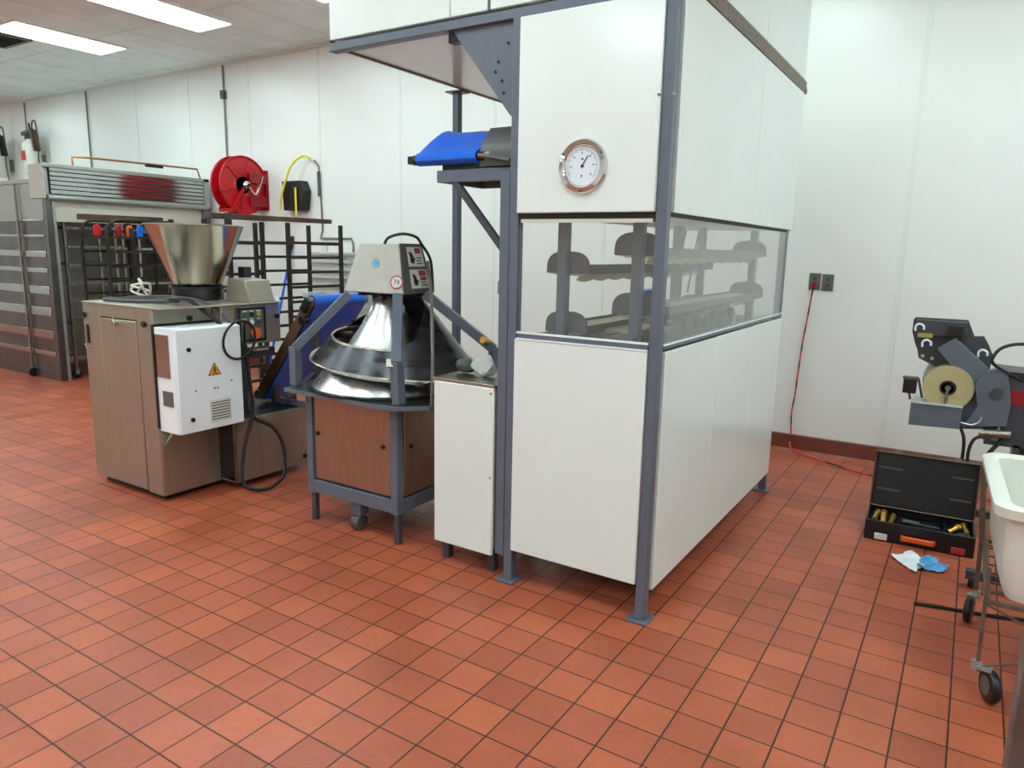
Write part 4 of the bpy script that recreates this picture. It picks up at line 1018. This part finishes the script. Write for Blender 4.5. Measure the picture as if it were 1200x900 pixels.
for u0,u1 in ((.05,.28),(.75,.95)):
    for w0 in (.3,.68): obj('lid_rib',lbx(u0,u1,w0,w0+.03,0,.012,MB()),'graydark',LO)
for u in (.18,.75): obj('hinge_tab',lbx(u,u+.07,.97,1.03,.02,.05,MB()),'outlet',LO)
obj('handle',cb(.34,.66,-.03,-.012,.03,.06,cb(.34,.37,-.03,0,.03,.06,cb(.63,.66,-.03,0,.03,.06))),'orange',T,bev=.006,label='orange carrying handle')
for u,m_ in ((.1,'label_white'),(.8,'label_red')): obj('latch',cb(u,u+.12,-.012,0,.01,.045),m_,T,bev=.003)
def tool(p,q,r,m,label,nm='hand_tool',cat='tool'):
    a=MB().cyl(p,q,r,n=14); d=(Vector(q)-Vector(p)).normalized()
    a.cyl(Vector(q),Vector(q)+d*r*1.2,r*1.5,r*1.2,n=6); a.cyl(Vector(p)-d*r*.8,Vector(p),r*1.2,r*1.2,n=14)
    return tag(obj(nm,a,m),label,cat,'brass fittings in the tool case')
zt_=.095
tool(lp(.08,.09,zt_),lp(.10,.15,zt_+.02),.013,'brass','brass fitting at the far left in the open tool case','brass_fitting','fitting')
tool(lp(.165,.06,zt_),lp(.16,.12,zt_+.03),.014,'brass','brass fitting second from the left in the open tool case','brass_fitting','fitting')
tool(lp(.235,.06,zt_),lp(.25,.12,zt_+.02),.012,'brass','brass fitting third from the left in the open tool case','brass_fitting','fitting')
tool(lp(.78,.10,zt_),lp(.84,.13,zt_+.02),.013,'brass','brass elbow fitting in the right compartment of the tool case','brass_fitting','fitting')
tool(lp(.93,.12,zt_),lp(.90,.17,zt_+.02),.012,'brass','brass fitting right of the elbow in the tool case','brass_fitting','fitting')
obj_=tag(obj('cable_coil',MB().lathe(lp(.9,.05,.098),[(.02,-.006),(.03,-.006),(.03,.006),(.02,.006)],24,closed=True),'outlet'),'small grey cable coil at the right front of the tool case','coil')
obj_=tag(obj('screwdriver',MB().cyl(lp(.34,.12,.10),lp(.5,.11,.10),.014,n=12).cyl(lp(.5,.11,.10),lp(.68,.10,.10),.005,n=8),'graydark'),'long dark screwdriver lying across the middle of the tool case','screwdriver')

# paper towel and blue glove on the floor
def rag(name,pts,h,m,label,cat,seed,th=.003):
    rnd=random.Random(seed); n=9
    (ax,ay),(bx,by),(cx_,cy_),(dx,dy)=pts; rows=[]
    for i in range(n+1):
        u=i/n; row=[]
        for j in range(n+1):
            v=j/n; x=(ax*(1-u)+bx*u)*(1-v)+(dx*(1-u)+cx_*u)*v; y=(ay*(1-u)+by*u)*(1-v)+(dy*(1-u)+cy_*u)*v
            row.append((x+rnd.uniform(-.006,.006),y+rnd.uniform(-.006,.006),.006+h*abs(math.sin(3.1*u+2*v+seed)*math.cos(4*v-2*u))*(.5+.5*rnd.random())))
        rows.append(row)
    return tag(obj(name,MB().sheet(rows,th),m,ang=25),label,cat)
rag('paper_towel',[(-.215,4.13),(-.09,3.985),(-.045,4.16),(-.13,4.26)],.02,'paper','crumpled white paper towel on the floor in front of the tool case','paper',2)
gl=rag('rubber_glove',[(-.085,4.03),(.035,4.06),(.05,4.17),(-.075,4.20)],.035,'blueglove','crumpled light blue rubber glove on the floor beside the paper towel','glove',5)
tag(obj('floor_cable',MB().tube([(-.07,3.60,.008),(.05,3.63,.008),(.2,3.66,.008),(.45,3.72,.008),(.9,3.7,.008)],.008,6,5),'black'),'thin black cable lying on the floor under the wheeled cart','cable')

# ------------------------------------------------------------------ wheeled cart with white tub
K2=thing('tub_cart','rusty wire tub cart on casters at the right edge','cart',(.45,3.3,0))
xs=(.165,.80); ys=(2.93,3.60)
for x in xs:
    for y in ys:
        near=y<3.2; sg=-1 if x<.5 else 1
        if near: l=obj('leg',MB().bar((x,y,.11),(x-.008,y,.50),.013,.013),'cartsteel',K2)
        else: l=obj('leg',MB().bar((x-.01,y,.11),(x-.015,y,.38),.018,.018).bar((x-.015,y,.375),(x+sg*.045,y+.02,.70),.022,.022),'cartsteel',K2)
        wx=x+.045 if near else x-.025; wy=y-.01 if near else y-.04
        ax_=Vector((.85,.35,0)) if near else Vector((1,-.15,0)); ax_.normalize()
        c=obj('caster',MB().lathe((wx,wy,.062),[(.0,-.014),(.036,-.017),(.056,-.014),(.062,-.005),(.062,.005),(.056,.014),(.036,.017),(0,.014)],26,axis=ax_),'black_plastic',K2)
        obj('hub',MB().cyl(Vector((wx,wy,.062))+ax_*.012,Vector((wx,wy,.062))+ax_*.019,.034,n=20).cyl(Vector((wx,wy,.062))-ax_*.012,Vector((wx,wy,.062))-ax_*.019,.034,n=20),'outlet',c)
        obj('fork',MB().bar((x-.005,y,.122),(wx,wy,.122),.04,.008).bar((wx,wy,.122),Vector((wx,wy,.062))+ax_*.022,.03,.006).cyl((x-.005,y,.105),(x-.005,y,.14),.016,n=14),'galv',c)
a=MB()
for y in ys: a.bar((xs[0],y,.372),(xs[1],y,.372),.02,.014)
for x in xs: a.bar((x,ys[0],.372),(x,ys[1],.372),.02,.014)
for i in range(1,7): 
    y=ys[0]+(ys[1]-ys[0])*i/7; a.bar((xs[0],y,.372),(xs[1],y,.372),.006,.006)
obj('tub_frame',a,'cartsteel',K2)
for y in ys:
    obj('brace',MB().bar((xs[0]+.005,y,.12),(.48,y,.245),.006,.006).bar((.48,y,.245),(xs[0],y,.36),.006,.006).bar((.48,y,.245),(xs[1],y,.12),.006,.006).bar((.48,y,.245),(xs[1],y,.36),.006,.006),'cartsteel',K2)
def rrect(x0,x1,y0,y1,r,z,n=6):
    out=[]
    for cx_,cy_,a0 in ((x1-r,y1-r,0),(x0+r,y1-r,PI/2),(x0+r,y0+r,PI),(x1-r,y0+r,3*PI/2)):
        for i in range(n+1):
            t_=a0+PI/2*i/n; out.append((cx_+r*math.cos(t_),cy_+r*math.sin(t_),z))
    return out
tb=MB(); X0_,X1_,Y0_,Y1_=.168,.80,2.94,3.68
loops=[rrect(X0_+.022,X1_-.022,Y0_+.022,Y1_-.022,.05,.385),rrect(X0_+.004,X1_-.004,Y0_+.004,Y1_-.004,.06,.43),rrect(X0_-.01,X1_+.01,Y0_-.01,Y1_+.01,.06,.69),rrect(X0_-.05,X1_+.05,Y0_-.045,Y1_+.045,.07,.70),rrect(X0_-.055,X1_+.055,Y0_-.05,Y1_+.05,.075,.735),rrect(X0_-.04,X1_+.04,Y0_-.035,Y1_+.035,.07,.745),rrect(X0_+.0,X1_-.0,Y0_+.005,Y1_-.005,.06,.735),rrect(X0_+.02,X1_-.02,Y0_+.02,Y1_-.02,.06,.43),rrect(X0_+.04,X1_-.04,Y0_+.04,Y1_-.04,.05,.395)]
vr=[[tb.bm.verts.new(p) for p in l] for l in loops]
tb._f(vr[0][::-1]); tb._f(vr[-1])
for p,q in zip(vr,vr[1:]):
    for i in range(len(p)): tb._f([p[i],p[(i+1)%len(p)],q[(i+1)%len(p)],q[i]])
_tb=tag(obj('white_tub',tb,'white_plastic',ang=50),'deep white plastic tub with a rolled rim sitting in the wire cart','tub')

_tb.rotation_euler=(0,0,.045); _tb.location.x+=.012
# steel corner at the lower right edge
E_=thing('steel_bench','grimy steel bench leg, cut off by the lower right corner of the picture','bench',(.5,1.85,0))
obj('leg',MB().box(.178,.26,1.80,1.86,0,.80),'grimy',E_,bev=.006)
obj('leg',MB().box(1.1,1.16,1.80,1.86,0,.80),'grimy',E_,bev=.006)
obj('bench_top',MB().box(.185,1.2,1.45,1.86,.80,.84),'grimy',E_,bev=.004)

# ------------------------------------------------------------------ camera, world, view
cd=bpy.data.cameras.new('camera'); cam=bpy.data.objects.new('camera',cd); COL.objects.link(cam); scene.camera=cam
cd.sensor_width=36; cd.sensor_fit='HORIZONTAL'; cd.lens=843.384/1200*36; cd.clip_start=.02; cd.clip_end=100
pitch,roll,yaw=0.184902,0.0194364,0.5653343
cp,sp=math.cos(pitch),math.sin(pitch)
F=Vector((-math.sin(yaw)*cp,math.cos(yaw)*cp,-sp)); Rt=Vector((math.cos(yaw),math.sin(yaw),0)); U=Rt.cross(F)
R2=Rt*math.cos(roll)+U*math.sin(roll); U2=-Rt*math.sin(roll)+U*math.cos(roll)
m=Matrix((R2,U2,-F)).transposed().to_4x4(); m.translation=(0,0,1.57347); cam.matrix_world=m
w=bpy.data.worlds.new('world'); scene.world=w; w.use_nodes=True
w.node_tree.nodes['Background'].inputs[0].default_value=(.9,.95,1,1); w.node_tree.nodes['Background'].inputs[1].default_value=.3
vs=scene.view_settings; vs.view_transform='Standard'; vs.look='None'; vs.gamma=1; vs.use_curve_mapping=False; vs.exposure=0.06
